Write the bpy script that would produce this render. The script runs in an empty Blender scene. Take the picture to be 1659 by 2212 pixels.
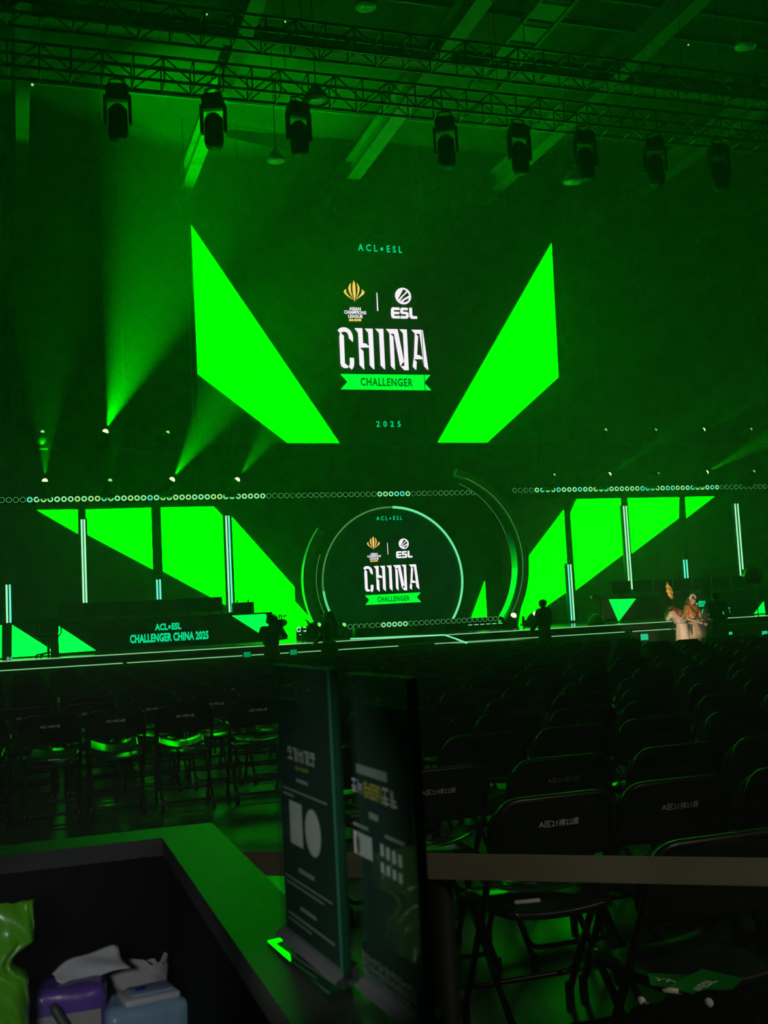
import bpy, bmesh, math, random
from mathutils import Vector, Matrix, Quaternion
random.seed(7)
SC = bpy.context.scene
COL = SC.collection
PI = math.pi
V = Vector

# ------------------------------------------------------------------ camera
IW, IH, FPX = 1659.0, 2212.0, 2380.0
EYE = V((0, 0, 1.42))
ROLL, PITCH, YAW = math.atan(.052), math.radians(5.23), math.radians(18.5)
FWD = V((math.sin(YAW)*math.cos(PITCH), math.cos(YAW)*math.cos(PITCH), math.sin(PITCH)))
_r0 = V((math.cos(YAW), -math.sin(YAW), 0)); _u0 = _r0.cross(FWD)
RGT = _r0*math.cos(ROLL) - _u0*math.sin(ROLL)
UPV = _u0*math.cos(ROLL) + _r0*math.sin(ROLL)
cam_d = bpy.data.cameras.new('camera')
cam_d.sensor_fit = 'VERTICAL'; cam_d.sensor_height = 36.0; cam_d.sensor_width = 27.0
cam_d.lens = FPX/IH*36.0
cam_d.clip_start = .05; cam_d.clip_end = 200
cam_d.dof.use_dof = True; cam_d.dof.focus_distance = 22.0; cam_d.dof.aperture_fstop = 12.0
cam = bpy.data.objects.new('camera', cam_d); COL.objects.link(cam)
m = Matrix((RGT, UPV, -FWD)).transposed().to_4x4(); m.translation = EYE
cam.matrix_world = m
SC.camera = cam

def ray(px, py): return FWD + RGT*((px-IW/2)/FPX) - UPV*((py-IH/2)/FPX)
def onY(px, py, Y): d = ray(px, py); return EYE + d*(Y/d.y)          # measured point on a plane across the hall
def onZ(px, py, Z): d = ray(px, py); return EYE + d*((Z-EYE.z)/d.z)  # measured point on a level plane
def proj(p):
    d = V(p)-EYE; z = d.dot(FWD)
    if z <= .01: return (-9e9, -9e9, z)
    return (IW/2+FPX*d.dot(RGT)/z, IH/2-FPX*d.dot(UPV)/z, z)

# ------------------------------------------------------------------ world haze, exposure, added fill lights
HAZE = .0165
SCREEN = 7.0          # brightness of the solid green fields of the screens
BEAM = 2.1
SC.view_settings.view_transform = 'Standard'; SC.view_settings.look = 'None'
SC.view_settings.exposure = 0.0; SC.view_settings.gamma = 1.0; SC.view_settings.use_curve_mapping = False
W = bpy.data.worlds.new('hall_air'); SC.world = W; W.use_nodes = True
nt = W.node_tree; nt.nodes.clear()
wo = nt.nodes.new('ShaderNodeOutputWorld'); bg = nt.nodes.new('ShaderNodeBackground')
bg.inputs[0].default_value = (0, 0, 0, 1); bg.inputs[1].default_value = 0
vs = nt.nodes.new('ShaderNodeVolumeScatter'); vs.inputs['Density'].default_value = HAZE
vs.inputs['Color'].default_value = (.9, .9, .9, 1); vs.inputs['Anisotropy'].default_value = 0.0
nt.links.new(bg.outputs[0], wo.inputs['Surface']); nt.links.new(vs.outputs[0], wo.inputs['Volume'])
SC.cycles.volume_bounces = 0; SC.cycles.max_bounces = 6; SC.cycles.diffuse_bounces = 2
SC.cycles.glossy_bounces = 3; SC.cycles.transparent_max_bounces = 16; SC.cycles.transmission_bounces = 4
SC.cycles.caustics_reflective = False; SC.cycles.caustics_refractive = False
SC.cycles.sample_clamp_indirect = 3.0; SC.cycles.use_denoising = True

def lamp(name, kind, loc, power, color, direction=None, size=.1, cone=None, blend=.5, parent=None, size_y=None, spread=None):
    d = bpy.data.lights.new(name, kind); d.energy = power; d.color = color
    if kind == 'SPOT': d.spot_size = cone; d.spot_blend = blend; d.shadow_soft_size = size
    elif kind == 'AREA':
        d.size = size
        if size_y: d.shape = 'RECTANGLE'; d.size_y = size_y
        if spread: d.spread = spread
    else: d.shadow_soft_size = size
    o = bpy.data.objects.new(name, d); COL.objects.link(o)
    o.location = loc
    if direction is not None: o.rotation_mode = 'QUATERNION'; o.rotation_quaternion = V(direction).to_track_quat('-Z', 'Y')
    if parent is not None: o.parent = parent; o.location = V(loc)-parent.location
    return o
GREEN = (0, 1, 0)
# unseen white spots added to brighten desk, posters, barrier and left seat prints
lamp('desk_fill', 'SPOT', (-.12, .88, 1.22), 5.5, (.93, .95, 1), (.24, .93, -.40), .05, math.radians(40), .55)
lamp('poster_fill', 'SPOT', (-.14, .95, 1.25), 2.6, (1, .96, .95), (.42, .17, -.06), .03, math.radians(52), .8)
lamp('barrier_fill', 'SPOT', (2.9, -.7, 2.7), 95, (1, .93, .70), (-1.5, 2.9, -1.85), .1, math.radians(40), .9)
lamp('seat_print_fill', 'SPOT', (-2.5, -1.0, 3.2), 420, (1, .96, .88), (3.4, 10, -2.5), .1, math.radians(15), .6)
# warm white spot added out of sight to brighten the two costumed performers
_fp = onY(1461, 1320, 20.7)
lamp('performer_fill', 'SPOT', _fp+V((-.55, -1.75, -.50)), 190, (1, .78, .55), V((.55, 1.75, .42)), .06, math.radians(46), .4)

# ------------------------------------------------------------------ materials
MATS = {}
def mat(name, color=(.5, .5, .5), rough=.5, metal=0.0, spec=.5, emit=None, strength=0, noise=None, sampled=True, coat=0, bump=None):
    if name in MATS: return MATS[name]
    M = bpy.data.materials.new(name); M.use_nodes = True; MATS[name] = M
    t = M.node_tree; b = t.nodes['Principled BSDF']
    b.inputs['Base Color'].default_value = (*color, 1); b.inputs['Roughness'].default_value = rough
    b.inputs['Metallic'].default_value = metal; b.inputs['Specular IOR Level'].default_value = spec
    b.inputs['Coat Weight'].default_value = coat; b.inputs['Coat Roughness'].default_value = .08
    if emit: b.inputs['Emission Color'].default_value = (*emit, 1); b.inputs['Emission Strength'].default_value = strength
    if noise:
        sc, amt = noise
        tc = t.nodes.new('ShaderNodeTexCoord'); n = t.nodes.new('ShaderNodeTexNoise'); n.inputs['Scale'].default_value = sc; n.inputs['Detail'].default_value = 5
        r = t.nodes.new('ShaderNodeValToRGB')
        r.color_ramp.elements[0].position = .3; r.color_ramp.elements[1].position = .7
        r.color_ramp.elements[0].color = (*[c*(1-amt) for c in color], 1); r.color_ramp.elements[1].color = (*[min(1, c*(1+amt)) for c in color], 1)
        t.links.new(tc.outputs['Object'], n.inputs['Vector']); t.links.new(n.outputs[0], r.inputs[0]); t.links.new(r.outputs[0], b.inputs['Base Color'])
    if bump:
        sc, st = bump
        tc = t.nodes.new('ShaderNodeTexCoord'); n = t.nodes.new('ShaderNodeTexNoise'); n.inputs['Scale'].default_value = sc; n.inputs['Detail'].default_value = 3
        bp = t.nodes.new('ShaderNodeBump'); bp.inputs['Strength'].default_value = st; bp.inputs['Distance'].default_value = .01
        t.links.new(tc.outputs['Object'], n.inputs['Vector']); t.links.new(n.outputs[0], bp.inputs['Height']); t.links.new(bp.outputs[0], b.inputs['Normal'])
    if not sampled: M.cycles.emission_sampling = 'NONE'
    return M
def glow(name, color, strength, sampled=False):
    if name in MATS: return MATS[name]
    M = bpy.data.materials.new(name); M.use_nodes = True; MATS[name] = M
    t = M.node_tree; t.nodes.clear(); o = t.nodes.new('ShaderNodeOutputMaterial'); e = t.nodes.new('ShaderNodeEmission')
    e.inputs[0].default_value = (*color, 1); e.inputs[1].default_value = strength
    t.links.new(e.outputs[0], o.inputs['Surface'])
    M.cycles.emission_sampling = 'FRONT' if sampled else 'NONE'
    return M
def front_only(t, fac, dst):
    g = t.nodes.new('ShaderNodeNewGeometry'); a = t.nodes.new('ShaderNodeMath'); a.operation = 'SUBTRACT'; a.inputs[0].default_value = 1
    b = t.nodes.new('ShaderNodeMath'); b.operation = 'MULTIPLY'
    t.links.new(g.outputs['Backfacing'], a.inputs[1]); t.links.new(a.outputs[0], b.inputs[0]); t.links.new(fac, b.inputs[1]); t.links.new(b.outputs[0], dst)
def clear(name, tint, gloss=.08, rough=.03, alpha=1.0, film=(.9, 1, .95)):
    if name in MATS: return MATS[name]
    M = bpy.data.materials.new(name); M.use_nodes = True; MATS[name] = M
    t = M.node_tree; t.nodes.clear(); o = t.nodes.new('ShaderNodeOutputMaterial')
    tr = t.nodes.new('ShaderNodeBsdfTransparent'); tr.inputs[0].default_value = (*tint, 1)
    gl = t.nodes.new('ShaderNodeBsdfGlossy'); gl.inputs['Roughness'].default_value = rough; gl.inputs[0].default_value = (*film, 1)
    fr = t.nodes.new('ShaderNodeLayerWeight'); fr.inputs[0].default_value = gloss
    mx = t.nodes.new('ShaderNodeMixShader')
    front_only(t, fr.outputs['Fresnel'], mx.inputs[0]); t.links.new(tr.outputs[0], mx.inputs[1]); t.links.new(gl.outputs[0], mx.inputs[2]); t.links.new(mx.outputs[0], o.inputs['Surface'])
    return M

M_LED = glow('led_green_field', (0, 1, 0), SCREEN, True)
M_LEDLOW = glow('led_green_field_low', (0, 1, .02), SCREEN*.8, True); M_LEDWALL = glow('led_green_field_wall', (0, 1, 0), SCREEN*1.5, True)
M_RIB = glow('led_ribbon_green', (0, 1, .03), 1.5)
M_RIBTXT = glow('led_ribbon_letter', (0, .13, .01), 1)
M_WHITE = glow('led_white', (1, .9, 1), 1.45)
M_GOLD = glow('led_gold', (1, .62, .13), 1.4)
M_MINT = glow('led_mint_letter', (0, .75, .26), 1.3)
M_INK = glow('led_black', (.012, .016, .014), .3)
M_TUBE = glow('tube_mint', (.35, 1, .5), 1.6, True)
M_TUBEC = glow('tube_cyan', (.12, 1, .62), 1.6)
M_LINE = glow('edge_strip', (.35, .9, .4), .8)
M_LINEB = glow('edge_strip_bright', (.2, 1, .45), 1.3)
M_PANEL = mat('screen_black', (.012, .014, .012), .55, noise=(3, .2)); M_PANELT = mat('screen_dark_teal', (.012, .014, .012), .55, emit=(0, 1, .45), strength=.005, sampled=False)
M_BLACK = mat('black_paint', (.006, .007, .006), .6, spec=.25, noise=(20, .3))
M_METAL = mat('black_steel', (.025, .027, .025), .35, metal=.6)
M_TRUSS = mat('grey_truss_tube', (.22, .24, .22), .4, metal=.8)
M_BEAM = mat('painted_roof_steel', (.13, .15, .13), .6, noise=(2, .25))
M_DECK = mat('roof_decking', (.03, .033, .03), .8, noise=(.8, .3))
M_WALL = mat('dark_hall_wall', (.03, .032, .03), .9, noise=(.5, .3))
M_STAGE = mat('gloss_stage_floor', (.012, .014, .012), .14, spec=.6, noise=(2, .2))
M_RISER = mat('stage_riser_black', (.015, .017, .015), .3, noise=(3, .3))
M_SKIN = mat('skin', (.55, .33, .22), .55)
M_HAIR = mat('dark_hair', (.012, .01, .009), .5)

# ------------------------------------------------------------------ mesh builder
class MB:
    def __init__(s): s.v = []; s.f = []; s.mi = []; s.sm = []
    def add(s, vs, fs, mi=0, smooth=False):
        o = len(s.v); s.v += [V(p) for p in vs]
        for f in fs: s.f.append([i+o for i in f]); s.mi.append(mi); s.sm.append(smooth)
        return s
    def box(s, c, d, rot=None, mi=0, taper=1.0):
        x, y, z = d[0]/2, d[1]/2, d[2]/2; t = taper
        P = [V(p) for p in ((-x, -y, -z), (x, -y, -z), (x, y, -z), (-x, y, -z), (-x*t, -y*t, z), (x*t, -y*t, z), (x*t, y*t, z), (-x*t, y*t, z))]
        if rot is not None: P = [rot @ p for p in P]
        c = V(c)
        return s.add([p+c for p in P], [(3, 2, 1, 0), (4, 5, 6, 7), (0, 1, 5, 4), (1, 2, 6, 5), (2, 3, 7, 6), (3, 0, 4, 7)], mi)
    def rbox(s, c, d, r=.01, rot=None, mi=0, seg=3):
        # box with rounded edges
        bm = bmesh.new(); bmesh.ops.create_cube(bm, size=1)
        for v in bm.verts: v.co = V((v.co.x*d[0], v.co.y*d[1], v.co.z*d[2]))
        bmesh.ops.bevel(bm, geom=bm.edges[:], offset=min(r, min(d)*.49), segments=seg, profile=.5, affect='EDGES')
        return s.bm(bm, c, rot, mi)
    def bm(s, bm, c=(0, 0, 0), rot=None, mi=0, smooth=True):
        bm.verts.index_update(); c = V(c)
        s.add([((rot @ v.co) if rot is not None else v.co)+c for v in bm.verts], [[v.index for v in f.verts] for f in bm.faces], mi, smooth)
        bm.free(); return s
    def tube(s, pts, r, n=8, closed=False, mi=0, caps=True):
        pts = [V(p) for p in pts]; N = len(pts)
        rs = r if isinstance(r, (list, tuple)) else [r]*N
        rings = []; up = None
        for i, p in enumerate(pts):
            a = pts[(i-1) % N] if (closed or i > 0) else p
            b = pts[(i+1) % N] if (closed or i < N-1) else p
            t = (b-a).normalized()
            if up is None:
                up = V((0, 0, 1)) if abs(t.z) < .9 else V((1, 0, 0))
            sx = t.cross(up)
            if sx.length < 1e-5: sx = t.cross(V((1, .2, 0)))
            sx.normalize(); up = sx.cross(t).normalized()
            rings.append([p+(sx*math.cos(2*PI*k/n)+up*math.sin(2*PI*k/n))*rs[i] for k in range(n)])
        vs = [q for R in rings for q in R]; fs = []
        for i in range(N if closed else N-1):
            j = (i+1) % N
            for k in range(n): l = (k+1) % n; fs.append((i*n+k, i*n+l, j*n+l, j*n+k))
        if caps and not closed: fs += [tuple(range(n-1, -1, -1)), tuple((N-1)*n+k for k in range(n))]
        return s.add(vs, fs, mi, True)
    def cyl(s, a, b, r, r2=None, n=16, mi=0): return s.tube([a, b], [r, r if r2 is None else r2], n, mi=mi)
    def prism(s, pts, off, mi=0, smooth=False):
        # closed outline extruded by the vector off
        pts = [V(p) for p in pts]; n = len(pts); off = V(off)
        return s.add(pts+[p+off for p in pts], [tuple(range(n)), tuple(range(2*n-1, n-1, -1))]+[(i, n+i, n+(i+1) % n, (i+1) % n) for i in range(n)], mi, smooth)
    def ball(s, c, r, n=12, mi=0, m2=None):
        c = V(c); r = V(r) if not isinstance(r, (int, float)) else V((r, r, r)); vs = []; fs = []; m2 = m2 or n//2+1
        for i in range(m2+1):
            th = PI*i/m2
            for k in range(n): ph = 2*PI*k/n; vs.append(c+V((r.x*math.sin(th)*math.cos(ph), r.y*math.sin(th)*math.sin(ph), r.z*math.cos(th))))
        for i in range(m2):
            for k in range(n): l = (k+1) % n; fs.append((i*n+k, (i+1)*n+k, (i+1)*n+l, i*n+l))
        return s.add(vs, fs, mi, True)
    def grid(s, fn, nu, nv, mi=0, smooth=True, thick=None):
        P = [fn(i/nu, j/nv) for j in range(nv+1) for i in range(nu+1)]; q = nu+1
        F = [(j*q+i, j*q+i+1, (j+1)*q+i+1, (j+1)*q+i) for j in range(nv) for i in range(nu)]
        if thick is None: return s.add(P, F, mi, smooth)
        t = V(thick); n = len(P); P2 = [V(p)+t for p in P]
        F2 = [tuple(reversed([a+n for a in f])) for f in F]
        edge = [i for i in range(q)]+[j*q+nu for j in range(1, nv+1)]+[nv*q+i for i in range(nu-1, -1, -1)]+[j*q for j in range(nv-1, 0, -1)]
        S = [(edge[k], edge[(k+1) % len(edge)], edge[(k+1) % len(edge)]+n, edge[k]+n) for k in range(len(edge))]
        return s.add(list(P)+P2, F+F2+S, mi, smooth)
    def mesh(s, name, mats, origin=None):
        me = bpy.data.meshes.new(name); o = origin or V((0, 0, 0))
        me.from_pydata([tuple(p-o) for p in s.v], [], s.f)
        for x in (mats if isinstance(mats, (list, tuple)) else [mats]): me.materials.append(x)
        me.polygons.foreach_set('material_index', s.mi); me.polygons.foreach_set('use_smooth', s.sm)
        bm = bmesh.new(); bm.from_mesh(me); bmesh.ops.recalc_face_normals(bm, faces=bm.faces[:]); bm.to_mesh(me); bm.free()
        me.update(); return me
    def build(s, name, mats, parent=None, local=False, label=None):
        o0 = V((0, 0, 0)) if (parent is None or local) else WORLDLOC(parent)
        ob = bpy.data.objects.new(name, s.mesh(name, mats, o0)); COL.objects.link(ob)
        if parent is not None: ob.parent = parent
        if label: ob['label'] = label
        return ob
def WORLDLOC(o):
    p = V(o.location)
    while o.parent: o = o.parent; p = p+V(o.location)
    return p
def tag(o, label, cat, group=None, kind=None):
    o['label'] = label; o['category'] = cat
    if group: o['group'] = group
    if kind: o['kind'] = kind
    return o
def empty(name, loc, label, cat, group=None, rz=0):
    o = bpy.data.objects.new(name, None); COL.objects.link(o); o.location = loc; o.rotation_euler = (0, 0, rz); o.empty_display_size = .1
    return tag(o, label, cat, group)
def struct(name, mb, m):
    o = mb.build(name, m); o['kind'] = 'structure'; return o
def copy_tree(o, parent=None):
    c = o.copy(); COL.objects.link(c)
    if parent is not None: c.parent = parent
    for ch in o.children: copy_tree(ch, c)
    return c
ORD = ['', 'first', 'second', 'third', 'fourth', 'fifth', 'sixth', 'seventh', 'eighth', 'ninth', 'tenth', 'eleventh', 'twelfth', 'thirteenth', 'fourteenth', 'fifteenth',
       'sixteenth', 'seventeenth', 'eighteenth', 'nineteenth', 'twentieth']
TENS = {2: 'twenty', 3: 'thirty', 4: 'forty', 5: 'fifty', 6: 'sixty', 7: 'seventy', 8: 'eighty'}
def nth(n):
    if n <= 20: return ORD[n]
    t, u = divmod(n, 10)
    return TENS[t]+'-'+ORD[u] if u else TENS[t][:-1]+'ieth'
_tc = bpy.data.curves.new('lettering_source', 'FONT')
_to = bpy.data.objects.new('lettering_source', _tc); COL.objects.link(_to)
def text_faces(body, offset=0.0, spacing=1.0, res=3):
    _tc.body = body; _tc.size = 1; _tc.offset = offset; _tc.space_character = spacing; _tc.resolution_u = res
    dg = bpy.context.evaluated_depsgraph_get(); dg.update()
    ev = _to.evaluated_get(dg); me = ev.to_mesh()
    vs = [V(v.co) for v in me.vertices]; fs = [tuple(p.vertices) for p in me.polygons]; ev.to_mesh_clear()
    return vs, fs
def put_text(mb, body, center, width, height, ux, uz, offset=0.0, spacing=1.0, mi=0, res=3):
    # lay lettering, fitted to width x height, on the plane spanned by ux (reading direction) and uz (up)
    vs, fs = text_faces(body, offset, spacing, res)
    x0 = min(v.x for v in vs); x1 = max(v.x for v in vs); y0 = min(v.y for v in vs); y1 = max(v.y for v in vs)
    c = V(center); ux = V(ux).normalized(); uz = V(uz).normalized()
    mb.add([c+ux*((v.x-(x0+x1)/2)/(x1-x0)*width)+uz*((v.y-(y0+y1)/2)/(y1-y0)*height) for v in vs], fs, mi)

# ------------------------------------------------------------------ hall
Z_ST = .90; Y_ST = 22.0; Y_WALL = 27.0; Z_RF = 13.0
def floor_mat():
    M = mat('polished_hall_floor', (.02, .022, .02), .2, spec=.36)
    t = M.node_tree; b = t.nodes['Principled BSDF']
    tc = t.nodes.new('ShaderNodeTexCoord'); br = t.nodes.new('ShaderNodeTexBrick'); br.inputs['Scale'].default_value = 1.0
    br.inputs['Brick Width'].default_value = 1.2; br.inputs['Row Height'].default_value = 1.2; br.inputs['Mortar Size'].default_value = .006; br.offset = 0
    br.inputs['Color1'].default_value = (.014, .015, .014, 1); br.inputs['Color2'].default_value = (.010, .011, .010, 1); br.inputs['Mortar'].default_value = (.006, .006, .006, 1)
    n = t.nodes.new('ShaderNodeTexNoise'); n.inputs['Scale'].default_value = 1.3; n.inputs['Detail'].default_value = 6
    r = t.nodes.new('ShaderNodeMapRange'); r.inputs[3].default_value = .16; r.inputs[4].default_value = .42
    t.links.new(tc.outputs['Object'], br.inputs['Vector']); t.links.new(tc.outputs['Object'], n.inputs['Vector'])
    t.links.new(n.outputs[0], r.inputs[0]); t.links.new(r.outputs[0], b.inputs['Roughness']); t.links.new(br.outputs[0], b.inputs['Base Color'])
    return M
struct('floor', MB().box((10, 14, -.1), (60, 44, .2)), floor_mat())
struct('ceiling', MB().box((10, 14, 14.2), (60, 44, .2)), M_DECK)
struct('wall_back', MB().box((10, 30.2, 7), (60, .3, 14.4)), M_WALL)
struct('wall_left', MB().box((-7, 14, 7), (.3, 32, 14.4)), M_WALL)
struct('wall_right', MB().box((32, 14, 7), (.3, 32, 14.4)), M_WALL)
# long roof beams toward the stage and purlins across them
k = 0
for x, w in ((.3, .3), (4.5, .30), (8.7, .36), (12.9, .34), (17.2, .34), (21.4, .34)):
    k += 1; b = MB()
    b.box((x, 18, Z_RF), (w, 24, .05)).box((x, 18, Z_RF+.5), (w, 24, .05)).box((x, 18, Z_RF+.25), (.05, 24, .5))
    struct('trim_%d' % k, b, M_BEAM)
for y, t, zz in ((17.75, .045, Z_RF+.03), (18.55, .045, Z_RF+.03), (19.55, .05, Z_RF+.03), (20.95, .24, Z_RF+.04), (24.5, .05, Z_RF+.03)):
    k += 1
    struct('trim_%d' % k, MB().box((10, y, zz+.52), (34, t, .12)) if t < .1 else MB().box((10, y, zz), (34, t, .06)).box((10, y, zz+.2), (34, .04, .4)), M_BEAM)
# catwalk of pale panels between two rails, hung under the roof
cw = empty('ceiling_catwalk', (10.1, 19.5, Z_RF), 'hanging catwalk of pale panels between two rails under the roof', 'catwalk')
for xr in (9.78, 10.45):
    MB().box((xr, 19, Z_RF+.02), (.06, 5.4, .1)).build('rail', M_BEAM, cw)
for i in range(6):
    y = 16.8+i*.84
    MB().box((10.115, y, Z_RF+.03), (.6, .56, .03)).build('panel', M_BEAM, cw)
    MB().box((10.115, y+.42, Z_RF+.08), (.6, .1, .12)).build('cross_bar', M_BLACK, cw)

def tubeX(b, x0, x1, y, z, r): b.cyl((x0, y, z), (x1, y, z), r, n=6)
def truss(name, x0, x1, y, z, w, h, label):
    t = empty(name, (x0, y, z), label, 'truss', 'lighting trusses over the audience')
    for dy in (-w/2, w/2):
        for dz in (0, h):
            b = MB(); tubeX(b, x0, x1, y+dy, z+dz, .026); b.build('chord', M_TRUSS, t)
    n = int((x1-x0)/.5); b = MB(); d = b
    for i in range(n+1):
        x = x0+(x1-x0)*i/n
        for dz in (0, h): b.cyl((x, y-w/2, z+dz), (x, y+w/2, z+dz), .016, n=5)
        for dy in (-w/2, w/2):
            b.cyl((x, y+dy, z), (x, y+dy, z+h), .014, n=5)
            if i < n: d.cyl((x, y+dy, z if i % 2 else z+h), (x+(x1-x0)/n, y+dy, z+h if i % 2 else z), .013, n=5)
    b.build('lattice', M_TRUSS, t)
    for i in range(5):
        x = x0+(x1-x0)*(i+.5)/5
        MB().cyl((x, y, z+h), (x, y, Z_RF+.6), .008, n=5).build('hanging_cable', M_METAL, t)
    return t
truss('lighting_truss', -1.5, 19, 18.1, 10.5, .42, .42, 'long box truss hanging over the audience, lower and nearer the stage')
truss('lighting_truss', -1.5, 19, 16.9, 10.75, .42, .42, 'long box truss hanging higher, behind the lower truss')

# big dark fixtures hanging under the lower truss
def rig_fixture():
    t = empty('rig_fixture', (0, 0, 0), 'x', 'stage light', 'dark fixtures hanging under the truss')
    MB().rbox((0, 0, -.16), (.36, .28, .2), .03).build('base', M_BLACK, t)
    y = MB()
    for s in (-1, 1): y.rbox((s*.2, 0, -.45), (.05, .14, .5), .02)
    y.rbox((0, 0, -.25), (.42, .14, .06), .02); y.build('yoke', M_BLACK, t)
    h = MB().tube([(0, .04, -.38), (0, .02, -.45), (0, -.02, -.85), (0, -.03, -.95)], [.1, .155, .165, .14], 14); h.build('lamp_head', M_BLACK, t)
    MB().cyl((0, -.03, -.93), (0, -.03, -.945), .115, n=14).build('lens', mat('dark_lens', (.008, .01, .009), .3, spec=.2), t)
    c = MB()
    c.tube([(-.12, 0, 0), (-.12, 0, .08), (0, 0, .1), (.12, 0, .08), (.12, 0, 0)], .018, 6); c.box((0, 0, -.03), (.3, .1, .06)); c.build('clamp', M_METAL, t)
    return t
rf = rig_fixture()
for i, (px, py) in enumerate(((250, 175), (455, 195), (640, 208), (960, 235), (1120, 250), (1265, 262), (1420, 275), (1565, 285))):
    o = rf if i == 0 else copy_tree(rf)
    p = onZ(px, py, 10.5); o.location = (p.x, 17.89, 10.36); o.rotation_euler = (0, 0, random.uniform(-.5, .5))
    o['label'] = 'dark hanging stage light, %s from the left end of the lower truss' % nth(i+1)

# round roof lamps
def roof_lamp():
    t = empty('roof_lamp', (0, 0, 0), 'x', 'ceiling lamp', 'round lamps under the roof')
    b = MB().tube([(0, 0, .3), (0, 0, .22), (0, 0, .1), (0, 0, 0)], [.05, .1, .2, .24], 20, caps=False); b.build('shade', mat('lamp_shade_metal', (.5, .52, .5), .4, metal=.5), t)
    MB().cyl((0, 0, .02), (0, 0, .03), .2, n=20).build('diffuser', mat('lamp_glass', (.55, .6, .55), .3), t)
    return t
rl = roof_lamp()
for i, ((px, py), z, lb) in enumerate((((790, 18), 12.7, 'round roof lamp near the top edge above the title screen'), ((1608, 103), 12.7, 'round roof lamp beyond the last long beam, above the truss'),
        ((1235, 395), 11.5, 'round roof lamp hanging alone right of the title screen top'), ((596, 350), 11.5, 'round roof lamp hanging in haze above the left green wedge'), ((683, 218), 10.3, 'round lamp glinting just under the lower truss'))):
    o = rl if i == 0 else copy_tree(rl)
    o.location = onZ(px, py, z); o['label'] = lb
    MB().cyl((0, 0, .3), (0, 0, 14.1-z), .010, n=6).build('hanging_rod', M_METAL, o, True)
for i, (px, py, lb) in enumerate(((447, 31, 'tiny white pilot light under the roof, above the truss'), (616, 47, 'tiny pilot light beside the second roof beam'), (1487, 97, 'tiny pilot light left of the round roof lamp'),
                                  (70, 183, 'tiny white light at the dark left end of the truss'))):
    p = onZ(px, py, 12.9); t = empty('pilot_light', p, lb, 'light', 'pilot lights under the roof')
    MB().ball(p, .018 if i < 3 else .03, 8).build('bulb', glow('pilot_white', (.5, 1, .5), 1.0), t)
    MB().cyl(p, (p.x, p.y, 14.1), .006, n=6).build('hanging_cord', M_BLACK, t)

# ------------------------------------------------------------------ stage
st = empty('stage_platform', (10, Y_ST, 0), 'long raised black gloss stage platform with lit front edges', 'stage')
MB().box((10, (Y_ST+29.9)/2, Z_ST-.03), (32, 29.9-Y_ST, .06)).build('deck', M_STAGE, st)
MB().box((10, (Y_ST+.02+29.9)/2, (Z_ST-.06)/2), (31.9, 29.9-Y_ST-.02, Z_ST-.06)).build('riser', M_RISER, st)
MB().box((10, Y_ST-.18, .37), (32, .36, .74)).build('front_step', M_RISER, st)
MB().box((10, Y_ST-.006, Z_ST-.012), (32, .012, .022)).build('edge_light', M_LINE, st)
for x0, x1 in ((-6, 1.85), (1.93, 7.4), (8.2, 12.7), (12.9, 14.2)):
    MB().box(((x0+x1)/2, Y_ST-.366, .728), (x1-x0, .012, .02)).build('step_light', M_LINE, st)
# central thrust in front of the circle
P3 = [onZ(757, 1380, Z_ST+.01), onZ(960, 1371.5, Z_ST+.01), onY(1008, 1389, Y_ST-1.1)]
P3[1] = V((P3[1].x+.25, Y_ST-.02, Z_ST+.01)); P3[0].y = Y_ST-.02
P3[2] = V((onY(1008, 1389, 20.9).x, 20.9, onY(1008, 1389, 20.9).z))
th = empty('centre_thrust', (P3[1].x, 21.4, 0), 'low black ramp with a bright green edge strip running down before the round screen', 'ramp')
MB().prism([V((P3[1].x, Y_ST-.38, 0)), V((P3[2].x, P3[2].y, 0)), V((P3[2].x+1.5, P3[2].y, 0)), V((P3[1].x+1.5, Y_ST-.38, 0))], (0, 0, P3[2].z-.01)).build('deck', M_STAGE, th)
MB().tube([onY(757, 1380, Y_ST-.03), onY(960, 1371.5, Y_ST-.03), onY(985, 1380, Y_ST-.40), onY(1008, 1389, P3[2].y-.03)], .017, 6).build('edge_light', M_LINEB, th)

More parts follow.
